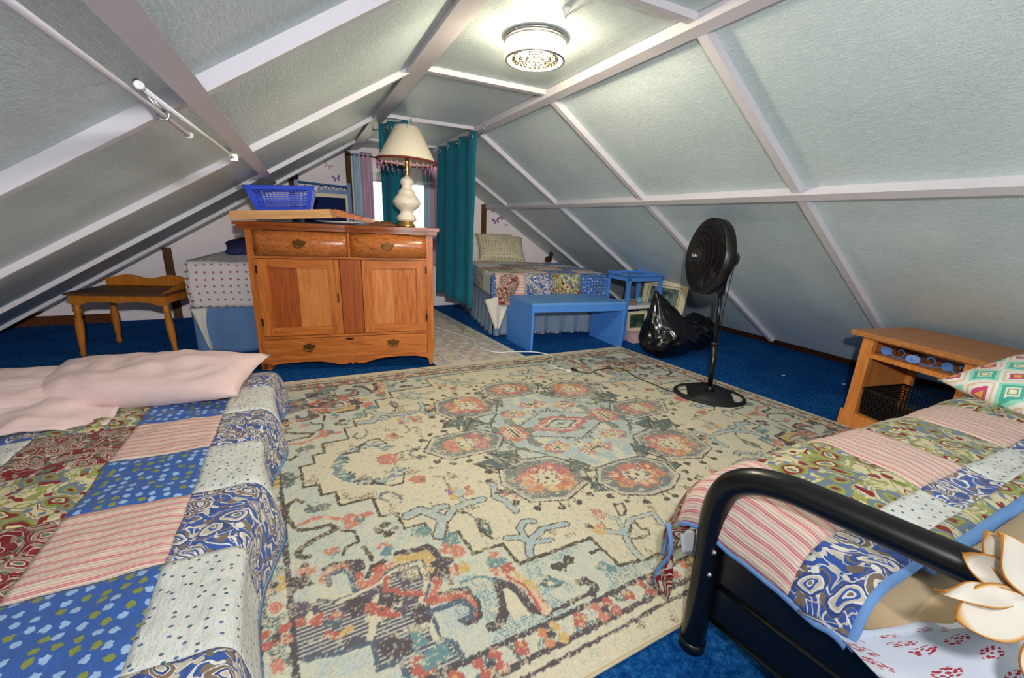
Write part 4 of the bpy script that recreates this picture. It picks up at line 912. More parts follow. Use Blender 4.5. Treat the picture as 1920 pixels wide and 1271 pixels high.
bm = B(); ball(bm, (0, 0, .04), .045, 10, (1.5, .9, .9)); ball(bm, (.06, 0, .10), .03, 8); ball(bm, (.09, 0, .095), .016, 6); tube(bm, [(.055, .012, .12), (.05, .018, .145)], [.009, .002], 5); tube(bm, [(.055, -.012, .12), (.05, -.018, .145)], [.009, .002], 5); tube(bm, [(.03, 0, .05), (.058, 0, .095)], .022, 8)
link('body', bm, m_brown, t2, True)
# ---- far left bed
G0 = Vector((-.83, 3.96, 0)); GA = -.12; t = empty('bed', G0, GA, 'far left bed behind the dresser with red-dotted sheet and blue skirt', 'bed')
mw = 1.0; ml = 1.4
def gb(v): return v
link('base', box(B(), .02, mw, .03, ml, .05, .37), m_wall, t, bevel=.02)
def gm(u, v):
    # wraps mattress: v from bottom front up and over the top
    if v < .33: y = -.015*math.sin(v/.33*PI)-.005; z = .385+v
    else: a = min((v-.33)/.05, PI/2); y = .05*(1-math.cos(a))-.0+max(0, v-.33-.05*PI/2); z = .715+.05*math.sin(a)*.6
    if u < .05: 
        y2 = (0.05-u)
        return Vector((0.0, y+y2*8*.5, z-.3*y2))
    return Vector((u-.05+.01*nz(v*9, 1), y, z+.012*nz(u*6, v*6, 2)))
sheet('dotted_sheet', gm, .05, 1.05, 0, 1.6, 30, 60, f_reddot, t, .006)
sheet('dotted_side', lambda u, v: Vector((-.012*math.sin(v*9), u, .385+v-.0+.01*nz(u*8, v*8))), 0, 1.3, 0, .36, 20, 10, f_reddot, t, .006)
for nm, (fn, L_, hh) in (('skirt_front', skirt(1.0, .012, .385, (.0, -.01, 0), (1, 0, 0), (0, -1, 0), .012, 16)), ('skirt_side', skirt(1.3, .012, .385, (0, 1.3, 0), (0, -1, 0), (-1, 0, 0), .02, 13))): sheet(nm, fn, 0, L_, 0, hh, 80, 10, m_denim, t, .004)
def tri(u, v): return Vector((.0+.09*u*(1-v)**2+.10*v+.02*u, -.04-.012*math.sin(u*5)-.03*v, .385-.33*v))
sheet('sheet_corner', tri, 0, 1, 0, 1, 8, 10, f_white2, t, .005)
pillow('pillow', (-.42, 4.75, .80), .5, .36, .15, plain('navy_and_red_cover', (52, 56, 92), .9, .1, var=.5), 'dark navy and red cushion on top of the red-dotted far bed', (.2, 0, .1), 4)
# blue headboard beside the window
t = empty('headboard', (-.02, 5.33, 0), 0, 'blue railed headboard with a deep blue panel against the gable wall', 'headboard')
for x in (0, .535): link('post', box(B(), x-.02, x+.02, -.02, .02, 0, 1.49), m_bluerail, t, bevel=.004)
link('top_rail', tube(B(), [(0, 0, 1.47), (.535, 0, 1.445)], .011, 8), m_bluerail, t, True); link('lower_rail', box(B(), 0, .535, -.018, .018, 1.365, 1.405), m_bluerail, t, bevel=.004)
link('panel_frame', box(B(), .02, .515, -.008, .008, .60, 1.365), m_frame, t); link('panel', box(B(), .05, .49, -.014, -.006, .63, 1.325), m_dkblue, t)
b = B()
for k in range(6): tube(b, spline([(.05+.08*k, 0, 1.40), (.07+.08*k, 0, 1.425), (.09+.08*k, 0, 1.44), (.11+.08*k, 0, 1.42), (.13+.08*k, 0, 1.40)], 4), .004, 5)
link('scrollwork', b, m_bluerail, t, True)
o = link('knob', ball(B(), (0, 0, 0), .05, 12, (1, .6, 1.1)), m_brown, t, True); o.location = (-.02, 0, 1.52)
RT=[('P','navy',0,[(-1461,-646),(-1297,-708),(-1234,-700),(-1166,-686),(-1132,-659),(-1026,-657),(-1025,-750),(-1067,-812),(-1068,-862),(-1071,-952),(-1041,-985),(-1037,-1040),(-1096,-1048),(-1182,-1005),(-1179,-966),(-1231,-963),(-1228,-884),(-1306,-883),(-1384,-860),(-1426,-855),(-1466,-777)]),('L','blue',0.016,[(-1337,-689),(-1297,-708),(-1234,-700),(-1166,-686),(-1132,-659),(-1026,-657),(-1025,-750),(-1067,-812),(-1068,-862),(-1071,-952),(-1041,-985),(-1037,-1040)]),('L','beige',0.012,[(-1330,-680),(-1296,-698),(-1241,-701)]),('L','beige',0.014,[(-1293,-719),(-1234,-713),(-1162,-698),(-1128,-673),(-1038,-670),(-1034,-745),(-1076,-812),(-1077,-861),(-1081,-954)]),('L','blue',0.014,[(-1384,-860),(-1305,-877),(-1228,-884),(-1233,-962),(-1179,-966),(-1177,-1007)]),('P','beige',0,[(-1184,-737),(-1176,-784),(-1126,-800),(-1164,-823),(-1192,-825),(-1187,-854),(-1204,-834),(-1229,-881),(-1244,-873),(-1225,-824),(-1245,-806),(-1205,-802),(-1216,-769)]),('L','red',0.018,[(-1214,-770),(-1200,-793),(-1181,-802)]),('L','red',0.018,[(-1176,-821),(-1151,-831)]),('B','red',0.022,[(-1182,-802),(-1210,-780)]),('P','grey',0,[(-1107,-710),(-1088,-680),(-1051,-687),(-1047,-729),(-1084,-736)]),('P','beige',0,[(-1096,-706),(-1080,-688),(-1054,-696),(-1056,-725),(-1080,-723)]),('L','red',0.02,[(-1144,-692),(-1159,-741),(-1131,-745),(-1130,-768),(-1096,-776),(-1068,-794)]),('P','beige',0,[(-1381,-732),(-1363,-718),(-1346,-742),(-1356,-763),(-1375,-758)]),('B','red',0.018,[(-1393,-738),(-1347,-753)]),('L','red',0.016,[(-1314,-765),(-1304,-754),(-1289,-770)]),('L','blue',0.022,[(-1327,-774),(-1304,-793),(-1299,-780)]),('L','red',0.02,[(-1331,-809),(-1309,-827),(-1292,-825)]),('L','yellow',0.02,[(-1291,-823),(-1274,-819)]),('P','beige',0,[(-1148,-888),(-1125,-881),(-1110,-903),(-1126,-914),(-1141,-903)]),('L','beige',0.014,[(-1108,-897),(-1082,-894)]),('B','grey',0.02,[(-1125,-903)]),('B','red',0.022,[(-1132,-989),(-1137,-1003),(-1127,-1017)]),('B','teal',0.03,[(-1110,-991),(-1084,-987),(-1130,-937)]),('B','dnavy',0.03,[(-1191,-927),(-1172,-929),(-1247,-750),(-1161,-775),(-1090,-859)]),('L','coral',0.028,[(-1320,-617),(-1300,-588),(-1259,-580),(-1236,-599),(-1224,-629),(-1221,-683),(-1196,-688),(-1165,-668),(-1161,-635)]),('L','coral',0.026,[(-1186,-686),(-1150,-650),(-1105,-638)]),('L','yellow',0.04,[(-1089,-632),(-1054,-638),(-1017,-639),(-999,-659),(-1004,-710)]),('L','yellow',0.03,[(-1004,-710),(-1004,-740)]),('L','coral',0.03,[(-1000,-747),(-1021,-789),(-1050,-829),(-1002,-839),(-967,-841),(-949,-872),(-956,-925)]),('B','red',0.018,[(-1013,-775),(-1052,-828),(-986,-843),(-967,-848),(-956,-925),(-1219,-637),(-1158,-636)]),('L','dnavy',0.016,[(-1308,-572),(-1283,-561),(-1227,-572),(-1205,-618)]),('B','dnavy',0.022,[(-1221,-591),(-1211,-611)]),('L','dnavy',0.015,[(-1197,-662),(-1180,-626),(-1138,-614)]),('L','dnavy',0.022,[(-1091,-599),(-1066,-605)]),('L','dnavy',0.024,[(-1060,-608),(-989,-615),(-973,-666),(-975,-703)]),('B','dnavy',0.028,[(-975,-703),(-956,-704),(-990,-737)]),('L','dnavy',0.012,[(-1021,-817),(-980,-819),(-942,-833),(-931,-887),(-943,-932),(-966,-948),(-990,-942)]),('L','blue',0.018,[(-1303,-644),(-1304,-606),(-1259,-598),(-1237,-628),(-1240,-697)]),('L','blue',0.018,[(-1068,-862),(-1019,-865),(-971,-866),(-955,-909),(-971,-928),(-1001,-927)]),('P','brown',0,[(-980,-747),(-966,-759),(-966,-802),(-985,-798)]),('L','brown2',0.018,[(-1341,-188),(-1363,-163),(-1395,-186),(-1402,-247),(-1384,-315),(-1365,-350),(-1301,-366),(-1271,-361),(-1246,-398)]),('L','coral',0.018,[(-1362,-319),(-1317,-306),(-1276,-312),(-1238,-343),(-1206,-364)]),('B','coral',0.028,[(-1190,-358),(-1192,-384)]),('B','coral',0.016,[(-1151,-362),(-1134,-359)]),('B','slate',0.018,[(-1162,-378)]),('L','brown2',0.022,[(-1246,-398),(-1284,-406),(-1343,-432),(-1361,-441),(-1380,-471),(-1365,-494),(-1349,-496)]),('L','brown2',0.01,[(-1234,-416),(-1196,-434),(-1188,-493),(-1237,-505),(-1249,-533)]),('L','brown2',0.013,[(-1180,-526),(-1167,-598)]),('P','dteal',0,[(-1335,-206),(-1295,-239),(-1262,-231),(-1283,-273),(-1314,-273)]),('B','dteal',0.02,[(-1319,-250)]),('B','slate',0.028,[(-1276,-247)]),('B','dark',0.02,[(-1094,-449),(-1118,-467),(-1092,-495)]),('B','slate',0.014,[(-1058,-479)]),('L','coral',0.014,[(-1138,-551),(-1116,-538),(-1099,-558)]),('B','teal',0.022,[(-1119,-580),(-1273,-510)]),('B','coral',0.02,[(-1284,-502),(-920,-632)]),('B','coral',0.03,[(-917,-674)]),('B','coral',0.016,[(-941,-656)]),('B','teal',0.03,[(-905,-614),(-984,-540)]),('L','brown2',0.012,[(-1376,-550),(-1361,-522),(-1354,-555)]),('B','coral',0.02,[(-1352,-566),(-1371,-560)]),('B','dnavy',0.028,[(-1373,-596),(-1401,-597)]),('B','red',0.02,[(-942,-750)]),('B','yellow',0.022,[(-915,-753)]),('B','dteal',0.035,[(-1377,9),(-1387,-22)]),('L','dteal',0.012,[(-1392,51),(-1358,37),(-1347,5)]),('L','brown2',0.012,[(-1349,182),(-1378,163),(-1398,203)]),('L','slate',0.01,[(-1333,275),(-1302,297),(-1272,249),(-1320,257)]),('L','brown2',0.01,[(-1129,-621),(-1143,-620),(-1184,-616)]),('L','dark',0.05,[(-1003,-430),(-947,-416),(-917,-456),(-895,-502),(-916,-546),(-937,-581)]),('L','dark',0.04,[(-911,-451),(-889,-428),(-860,-434)]),('L','dark',0.04,[(-879,-506),(-829,-460),(-775,-454),(-707,-454)]),('L','dark',0.03,[(-772,-448),(-781,-412)]),('L','dark',0.035,[(-631,-357),(-621,-379),(-652,-460),(-630,-502),(-625,-574)]),('L','dark',0.0325,[(-699,-799),(-666,-738),(-684,-711),(-729,-692)]),('L','dark',0.03,[(-671,-723),(-659,-665),(-625,-640),(-595,-654)]),('L','dark',0.0325,[(-663,-740),(-585,-706),(-495,-719)]),('L','dark',0.025,[(-665,-751),(-593,-767)]),('L','dark',0.03,[(-372,-971),(-364,-910),(-333,-855),(-383,-817)]),('L','dark',0.02,[(-332,-848),(-302,-787),(-341,-724)]),('L','dark',0.025,[(-320,-847),(-264,-805),(-152,-815),(-172,-878)]),('L','lblue',0.034,[(-1003,-430),(-947,-416),(-917,-456),(-895,-502),(-916,-546),(-937,-581)]),('L','lblue',0.0272,[(-911,-451),(-889,-428),(-860,-434)]),('L','lblue',0.0272,[(-879,-506),(-829,-460),(-775,-454),(-707,-454)]),('L','lblue',0.0204,[(-772,-448),(-781,-412)]),('L','lblue',0.0238,[(-631,-357),(-621,-379),(-652,-460),(-630,-502),(-625,-574)]),('L','lblue',0.0221,[(-699,-799),(-666,-738),(-684,-711),(-729,-692)]),('L','lblue',0.0204,[(-671,-723),(-659,-665),(-625,-640),(-595,-654)]),('L','lblue',0.0221,[(-663,-740),(-585,-706),(-495,-719)]),('L','lblue',0.017,[(-665,-751),(-593,-767)]),('L','lblue',0.0204,[(-372,-971),(-364,-910),(-333,-855),(-383,-817)]),('L','lblue',0.0136,[(-332,-848),(-302,-787),(-341,-724)]),('L','lblue',0.017,[(-320,-847),(-264,-805),(-152,-815),(-172,-878)]),('L','dark',0.01,[(-252,-712),(-280,-768),(-264,-776),(-232,-753),(-213,-715),(-235,-713),(-250,-697)]),('L','dark',0.01,[(-335,-880),(-283,-831),(-254,-824),(-264,-868),(-241,-873),(-256,-899),(-314,-896),(-335,-880)]),('B','pink',0.025,[(-349,-720),(-346,-736)]),('B','yellow',0.022,[(-416,-788),(-409,-804)]),('B','coral',0.016,[(-385,-782)]),('B','dark',0.014,[(-424,-767)]),('P','dteal',0,[(-783,-551),(-765,-559),(-748,-609),(-754,-639),(-777,-666),(-795,-632),(-792,-588)]),('L','dark',0.014,[(-781,-555),(-794,-620),(-775,-670)]),('L','dark',0.008,[(-824,-489),(-796,-509),(-782,-548)]),('P','beige',0,[(-775,-589),(-760,-596),(-766,-627),(-775,-609)]),('B','purple',0.018,[(-804,-352),(-803,-386)]),('B','yellow',0.02,[(-777,-347),(-802,-394)]),('B','orange',0.024,[(-741,-389)]),('B','red',0.016,[(-733,-359)]),('B','lblue',0.026,[(-768,-372)]),('L','slate',0.012,[(-824,-222),(-791,-242),(-795,-330)]),('L','slate',0.014,[(-775,-268),(-743,-263)]),('B','dteal',0.024,[(-584,-457)]),('B','pink',0.014,[(-608,-463),(-583,-492)]),('B','yellow',0.014,[(-590,-521),(-581,-433)]),('B','coral',0.032,[(-894,-219)]),('B','brown',0.014,[(-875,-227)]),('L','slate',0.012,[(-1048,-313),(-1070,-280),(-1055,-254),(-1021,-258),(-995,-298),(-1001,-342)]),('L','dnavy',0.03,[(-850,-849),(-854,-888),(-868,-925),(-886,-962),(-916,-982),(-937,-980)]),('L','dnavy',0.03,[(-852,-845),(-823,-878),(-807,-923),(-810,-978),(-771,-1012)]),('L','dnavy',0.014,[(-770,-1010),(-719,-1015),(-662,-1009),(-613,-1015)]),('L','dnavy',0.028,[(-613,-1015),(-589,-994),(-603,-965),(-622,-963)]),('L','teal',0.01,[(-950,-806),(-902,-806),(-872,-815),(-852,-845)]),('P','beige',0,[(-848,-880),(-826,-895),(-819,-930),(-820,-994),(-861,-990),(-871,-956),(-861,-918)]),('L','peach',0.035,[(-816,-828),(-794,-861),(-768,-910),(-774,-957),(-772,-1001)]),('L','red',0.008,[(-813,-844),(-781,-899),(-783,-953),(-786,-994)]),('L','yellow',0.016,[(-787,-842),(-774,-868),(-757,-925)]),('B','coral',0.024,[(-810,-756),(-825,-808)]),('B','red',0.022,[(-795,-812)]),('L','red',0.008,[(-759,-947),(-763,-993)]),('B','teal',0.02,[(-800,-780),(-823,-772)]),('P','dteal',0,[(-741,-918),(-694,-897),(-671,-948),(-705,-950)]),('P','beige',0,[(-718,-920),(-695,-917),(-693,-938),(-713,-937)]),('P','teal',0,[(-536,-933),(-500,-918),(-474,-964),(-491,-988),(-526,-965)]),('B','dark',0.02,[(-632,-881),(-647,-879),(-599,-870)]),('L','dark',0.014,[(-506,-879),(-469,-876)]),('L','teal',0.014,[(-709,-895),(-691,-929),(-666,-941)]),('L','slate',0.014,[(-1083,-161),(-1058,-164)]),('L','dark',0.014,[(-1164,108),(-1144,112)]),('L','teal',0.014,[(-1047,-176),(-1022,-179)]),('L','blue2',0.014,[(-1114,112),(-1097,131)]),('L','dark',0.014,[(-1151,-58),(-1139,-47)]),('L','lblue',0.014,[(-1147,99),(-1122,92)]),('L','dteal',0.014,[(-1166,132),(-1140,146)]),('L','dteal',0.014,[(-1187,-68),(-1162,-79)]),('L','dteal',0.014,[(-1144,-75),(-1128,-60)]),('L','slate',0.014,[(-1192,-26),(-1173,-15)]),('L','dteal',0.014,[(-1165,99),(-1142,113)]),('L','dark',0.014,[(-1092,173),(-1075,181)]),('L','slate',0.014,[(-1078,160),(-1045,172)]),('L','lblue',0.014,[(-1174,103),(-1150,119)]),('L','dteal',0.014,[(-1098,-130),(-1071,-120)]),('L','dteal',0.014,[(-967,-151),(-944,-166)]),('L','lblue',0.014,[(-1180,-34),(-1169,-26)]),('L','slate',0.014,[(-944,-118),(-920,-107)]),('L','lblue',0.014,[(-1107,-131),(-1094,-140)]),('L','lblue',0.014,[(-1132,88),(-1104,80)]),('L','dark',0.014,[(-1104,-159),(-1089,-160)]),('L','dteal',0.014,[(-1002,-176),(-983,-175)]),('L','teal',0.014,[(-1121,143),(-1105,164)]),('L','slate',0.014,[(-1131,146),(-1113,141)]),('L','dark',0.014,[(-1124,-125),(-1107,-121)]),('L','blue2',0.014,[(-1115,103),(-1099,102)]),('L','teal',0.014,[(-1112,-143),(-1100,-135)]),('L','slate',0.014,[(-1193,-6),(-1181,-11)]),('L','slate',0.014,[(-1017,155),(-1000,155)]),('L','teal',0.014,[(-1022,97),(-1000,86)]),('L','slate',0.014,[(-1194,38),(-1181,33)]),('L','lblue',0.014,[(-1194,-27),(-1172,-14)]),('L','dark',0.014,[(-1090,126),(-1065,115)]),('L','teal',0.014,[(-1153,-114),(-1137,-120)]),('L','lblue',0.014,[(-996,-155),(-977,-144)]),('L','slate',0.014,[(-1177,114),(-1150,118)]),('L','lblue',0.014,[(-990,99),(-970,103)]),('L','teal',0.014,[(-1121,120),(-1100,136)]),('L','dark',0.014,[(-1029,-134),(-1001,-124)]),('L','blue2',0.014,[(-1204,-29),(-1190,-18)]),('L','teal',0.014,[(-959,90),(-928,90)]),('L','lblue',0.014,[(-935,80),(-910,65)]),('L','blue2',0.014,[(-1035,-154),(-1024,-149)]),('L','lblue',0.014,[(-942,-131),(-926,-135)]),('L','lblue',0.014,[(-1007,114),(-990,132)]),('L','slate',0.014,[(-1002,-139),(-973,-134)]),('L','lblue',0.014,[(-1140,151),(-1115,144)]),('L','lblue',0.014,[(-1138,127),(-1117,138)]),('L','lblue',0.014,[(-1010,-135),(-994,-146)]),('L','dteal',0.014,[(-1062,147),(-1045,145)]),('L','teal',0.014,[(-1161,-103),(-1147,-107)]),('L','blue2',0.014,[(-1013,-128),(-999,-137)]),('L','teal',0.014,[(-1039,-159),(-1017,-158)]),('L','dteal',0.014,[(-1112,104),(-1099,113)]),('L','blue2',0.014,[(-1024,122),(-1008,110)]),('L','teal',0.014,[(-1068,-151),(-1057,-149)]),('L','slate',0.014,[(-1200,-37),(-1182,-24)]),('L','dteal',0.014,[(-1003,104),(-975,118)]),('L','teal',0.014,[(-1043,165),(-1015,171)]),('L','lblue',0.014,[(-1043,147),(-1014,154)]),('L','dteal',0.014,[(-1176,7),(-1167,1)]),('L','lblue',0.014,[(-972,-160),(-948,-166)]),('L','blue2',0.014,[(-993,-150),(-965,-151)]),('L','dark',0.014,[(-1006,85),(-983,88)]),('L','lblue',0.014,[(-1083,-161),(-1060,-175)]),('L','dark',0.014,[(-1143,-120),(-1130,-104)]),('L','blue2',0.014,[(-1116,135),(-1092,132)]),('L','slate',0.014,[(-1160,-84),(-1139,-71)]),('L','dteal',0.014,[(-1157,-74),(-1130,-63)]),('L','teal',0.014,[(-1184,-46),(-1163,-45)]),('L','lblue',0.014,[(-1195,22),(-1182,26)]),('L','dteal',0.014,[(-1198,22),(-1176,33)]),('L','lblue',0.014,[(-1002,-170),(-983,-175)]),('L','dark',0.014,[(-1079,-169),(-1063,-162)]),('L','teal',0.014,[(-1195,-50),(-1167,-42)]),('L','dark',0.014,[(-1125,-119),(-1110,-126)]),('L','dark',0.014,[(-1154,-87),(-1130,-91)]),('L','lblue',0.014,[(-1076,160),(-1053,174)]),('L','dteal',0.014,[(-973,99),(-945,83)]),('L','lblue',0.014,[(-1121,155),(-1090,166)]),('L','slate',0.014,[(-1083,-141),(-1070,-135)]),('L','slate',0.014,[(-1088,112),(-1076,103)]),('L','dark',0.014,[(-1045,-142),(-1035,-148)]),('L','blue2',0.014,[(-1162,-97),(-1148,-107)]),('L','lblue',0.014,[(-1142,-109),(-1128,-104)]),('L','slate',0.014,[(-1158,60),(-1147,63)]),('L','slate',0.014,[(-1188,-23),(-1174,-7)]),('L','dark',0.014,[(-1177,-87),(-1159,-81)]),('L','dark',0.014,[(-1104,172),(-1086,185)]),('L','dteal',0.014,[(-1160,54),(-1143,43)]),('L','blue2',0.014,[(-1127,-145),(-1114,-138)]),('L','blue2',0.014,[(-1120,111),(-1102,102)]),('L','blue2',0.014,[(-1187,103),(-1162,107)]),('L','dteal',0.014,[(-1178,89),(-1158,100)]),('L','lblue',0.014,[(-1067,118),(-1041,120)]),('L','slate',0.014,[(-1040,132),(-1026,122)]),('L','slate',0.014,[(-1007,-157),(-991,-148)]),('L','dteal',0.014,[(-1152,-92),(-1133,-83)]),('L','lblue',0.014,[(-965,-128),(-950,-122)]),('L','blue2',0.014,[(-1089,150),(-1074,163)]),('L','dteal',0.014,[(-1174,100),(-1147,107)]),('L','dteal',0.014,[(-1140,91),(-1115,92)]),('L','dark',0.014,[(-1035,-147),(-1019,-137)]),('L','dteal',0.014,[(-934,-108),(-907,-114)]),('L','blue2',0.014,[(-1177,85),(-1157,88)]),('L','blue2',0.014,[(-1067,172),(-1046,178)]),('L','dark',0.014,[(-1052,108),(-1028,100)]),('L','lblue',0.014,[(-1032,-171),(-1019,-168)]),('L','blue2',0.014,[(-949,-105),(-924,-118)]),('L','lblue',0.014,[(-1118,-148),(-1104,-138)]),('L','slate',0.014,[(-1120,99),(-1098,101)]),('L','slate',0.014,[(-1162,23),(-1144,37)]),('L','dark',0.014,[(-1075,121),(-1046,129)]),('L','slate',0.014,[(-968,-88),(-941,-99)]),('L','blue2',0.014,[(-974,-111),(-949,-113)]),('L','lblue',0.014,[(-1002,-125),(-975,-121)]),('L','lblue',0.014,[(-1173,-66),(-1154,-67)]),('L','dteal',0.014,[(-1111,126),(-1090,135)]),('L','lblue',0.014,[(-1184,-23),(-1162,-27)]),('L','teal',0.014,[(-1167,-84),(-1148,-70)]),('L','teal',0.014,[(-1177,-92),(-1165,-96)]),('L','lblue',0.014,[(-1033,-160),(-1014,-169)]),('L','lblue',0.014,[(-1142,117),(-1132,109)]),('L','blue2',0.014,[(-1183,-15),(-1162,-22)]),('L','lblue',0.014,[(-951,-107),(-936,-106)]),('L','lblue',0.014,[(-1048,-156),(-1034,-164)]),('L','slate',0.014,[(-947,-124),(-915,-115)]),('L','dteal',0.014,[(-986,143),(-971,140)]),('B','yellow',0.03,[(-976,32),(-987,27)]),('B','coral',0.035,[(-974,-22),(-951,-11)]),('B','pink',0.02,[(-992,-14)]),('L','dark',0.01,[(-1069,-136),(-1055,-178),(-1005,-218),(-957,-213),(-932,-141)]),('B','beige',0.03,[(-1027,-118)]),('L','lblue',0.016,[(-937,143),(-914,86),(-914,28)]),('L','slate',0.01,[(-915,6),(-817,44)]),('L','slate',0.01,[(-921,-34),(-796,-57)]),('L','slate',0.014,[(-878,24),(-831,-63)]),]
# ------------------------------------------------------------------ rugs (knot colours on real meshes)
PAL = dict(beige=(214, 205, 178), lblue=(158, 184, 194), dark=(42, 40, 58), dnavy=(42, 36, 72), navy=(64, 60, 96), blue=(44, 82, 116), blue2=(92, 126, 166), slate=(104, 116, 126), teal=(70, 136, 148), dteal=(54, 92, 104), coral=(206, 108, 90), red=(186, 66, 60), yellow=(208, 168, 80), orange=(210, 124, 72), pink=(186, 96, 110), purple=(150, 84, 140), brown=(126, 110, 84), brown2=(46, 38, 40), grey=(150, 146, 134), peach=(222, 180, 140), lgrey=(176, 178, 170), pale=(184, 200, 196), bluish=(196, 202, 188))
PN = list(PAL); PL = np.array([lin(*PAL[k])[:3] for k in PN]); PI_ = {k: i for i, k in enumerate(PN)}
rng = np.random.default_rng(5)
def fnoise(h, w, cell, seed):
    r = np.random.default_rng(seed); gh, gw = int(h/cell)+3, int(w/cell)+3; g = r.random((gh, gw))
    y = np.arange(h)/cell; x = np.arange(w)/cell; y0 = y.astype(int); x0 = x.astype(int); fy = y-y0; fx = x-x0
    fy = fy*fy*(3-2*fy); fx = fx*fx*(3-2*fx)
    a = g[y0][:, x0]; b = g[y0][:, x0+1]; c = g[y0+1][:, x0]; d = g[y0+1][:, x0+1]
    return (a*(1-fx)+b*fx)*(1-fy)[:, None]+(c*(1-fx)+d*fx)*fy[:, None]
class Canvas:
    def __init__(s, a0, a1, b0, b1, res):
        s.res = res; s.a = np.arange(a0+res/2, a1, res); s.b = np.arange(b0+res/2, b1, res); s.i = np.zeros((len(s.b), len(s.a)), np.int16)
        s.A, s.Bm = np.meshgrid(s.a, s.b)
        s.jit = (fnoise(len(s.b), len(s.a), 3, 11)-.5)
    def win(s, x0, x1, y0, y1):
        i0, i1 = np.searchsorted(s.a, (x0, x1)); j0, j1 = np.searchsorted(s.b, (y0, y1)); return slice(j0, j1), slice(i0, i1)
    def line(s, col, w, pts):
        P = np.array(pts, float); h = w/2+.004
        for p, q in zip(P, P[1:]):
            sl = s.win(min(p[0], q[0])-h-.01, max(p[0], q[0])+h+.01, min(p[1], q[1])-h-.01, max(p[1], q[1])+h+.01)
            A, Bm = s.A[sl], s.Bm[sl]
            if A.size == 0: continue
            d = q-p; L2 = d@d+1e-12; t = np.clip(((A-p[0])*d[0]+(Bm-p[1])*d[1])/L2, 0, 1)
            D = np.hypot(A-p[0]-t*d[0], Bm-p[1]-t*d[1]); s.i[sl][D < w/2+.006*s.jit[sl]] = PI_[col]
    def poly(s, col, pts, hatch=0):
        P = np.array(pts, float); sl = s.win(P[:, 0].min(), P[:, 0].max(), P[:, 1].min(), P[:, 1].max()); A, Bm = s.A[sl]+.012*s.jit[sl], s.Bm[sl]+.012*s.jit[sl]
        if A.size == 0: return
        ins = np.zeros(A.shape, bool)
        for p, q in zip(P, np.roll(P, -1, 0)):
            if p[1] == q[1]: continue
            c = (p[1] > Bm) != (q[1] > Bm); ins ^= c & (A < (q[0]-p[0])*(Bm-p[1])/(q[1]-p[1])+p[0])
        if hatch: ins &= ~((np.arange(A.shape[0])[:, None] % 3 == 0) & (fnoise(*A.shape, 9, 3) > hatch))
        s.i[sl][ins] = PI_[col]
    def blob(s, col, r, pts, sy=1):
        for x, y in pts:
            sl = s.win(x-r*1.6, x+r*1.6, y-r*1.6, y+r*1.6); A, Bm = s.A[sl], s.Bm[sl]
            if A.size: s.i[sl][np.hypot(A-x, (Bm-y)/sy) < r*(1+.9*s.jit[sl])] = PI_[col]
def flower(c, x, y, rx, ry, cols, n=7):
    for k in range(n):
        a = 2*PI*k/n; c.blob(cols[k % len(cols)], min(rx, ry)*(.40+.08*math.sin(k*2.3)), [(x+rx*.66*math.cos(a), y+ry*.66*math.sin(a))]); c.blob('peach' if k % 2 else 'pink', min(rx, ry)*.16, [(x+rx*.70*math.cos(a), y+ry*.70*math.sin(a))])
    c.blob('beige', min(rx, ry)*.50, [(x, y)])
    for k in range(n):
        a = 2*PI*(k+.5)/n; c.blob('beige', .008, [(x+rx*.5*math.cos(a), y+ry*.5*math.sin(a))])
    c.blob('brown2', .011, [(x, y)]); 
    for k in range(n): a = 2*PI*(k+.5)/n; c.blob('brown2', .006, [(x+rx*.32*math.cos(a), y+ry*.32*math.sin(a))])
RES = .004
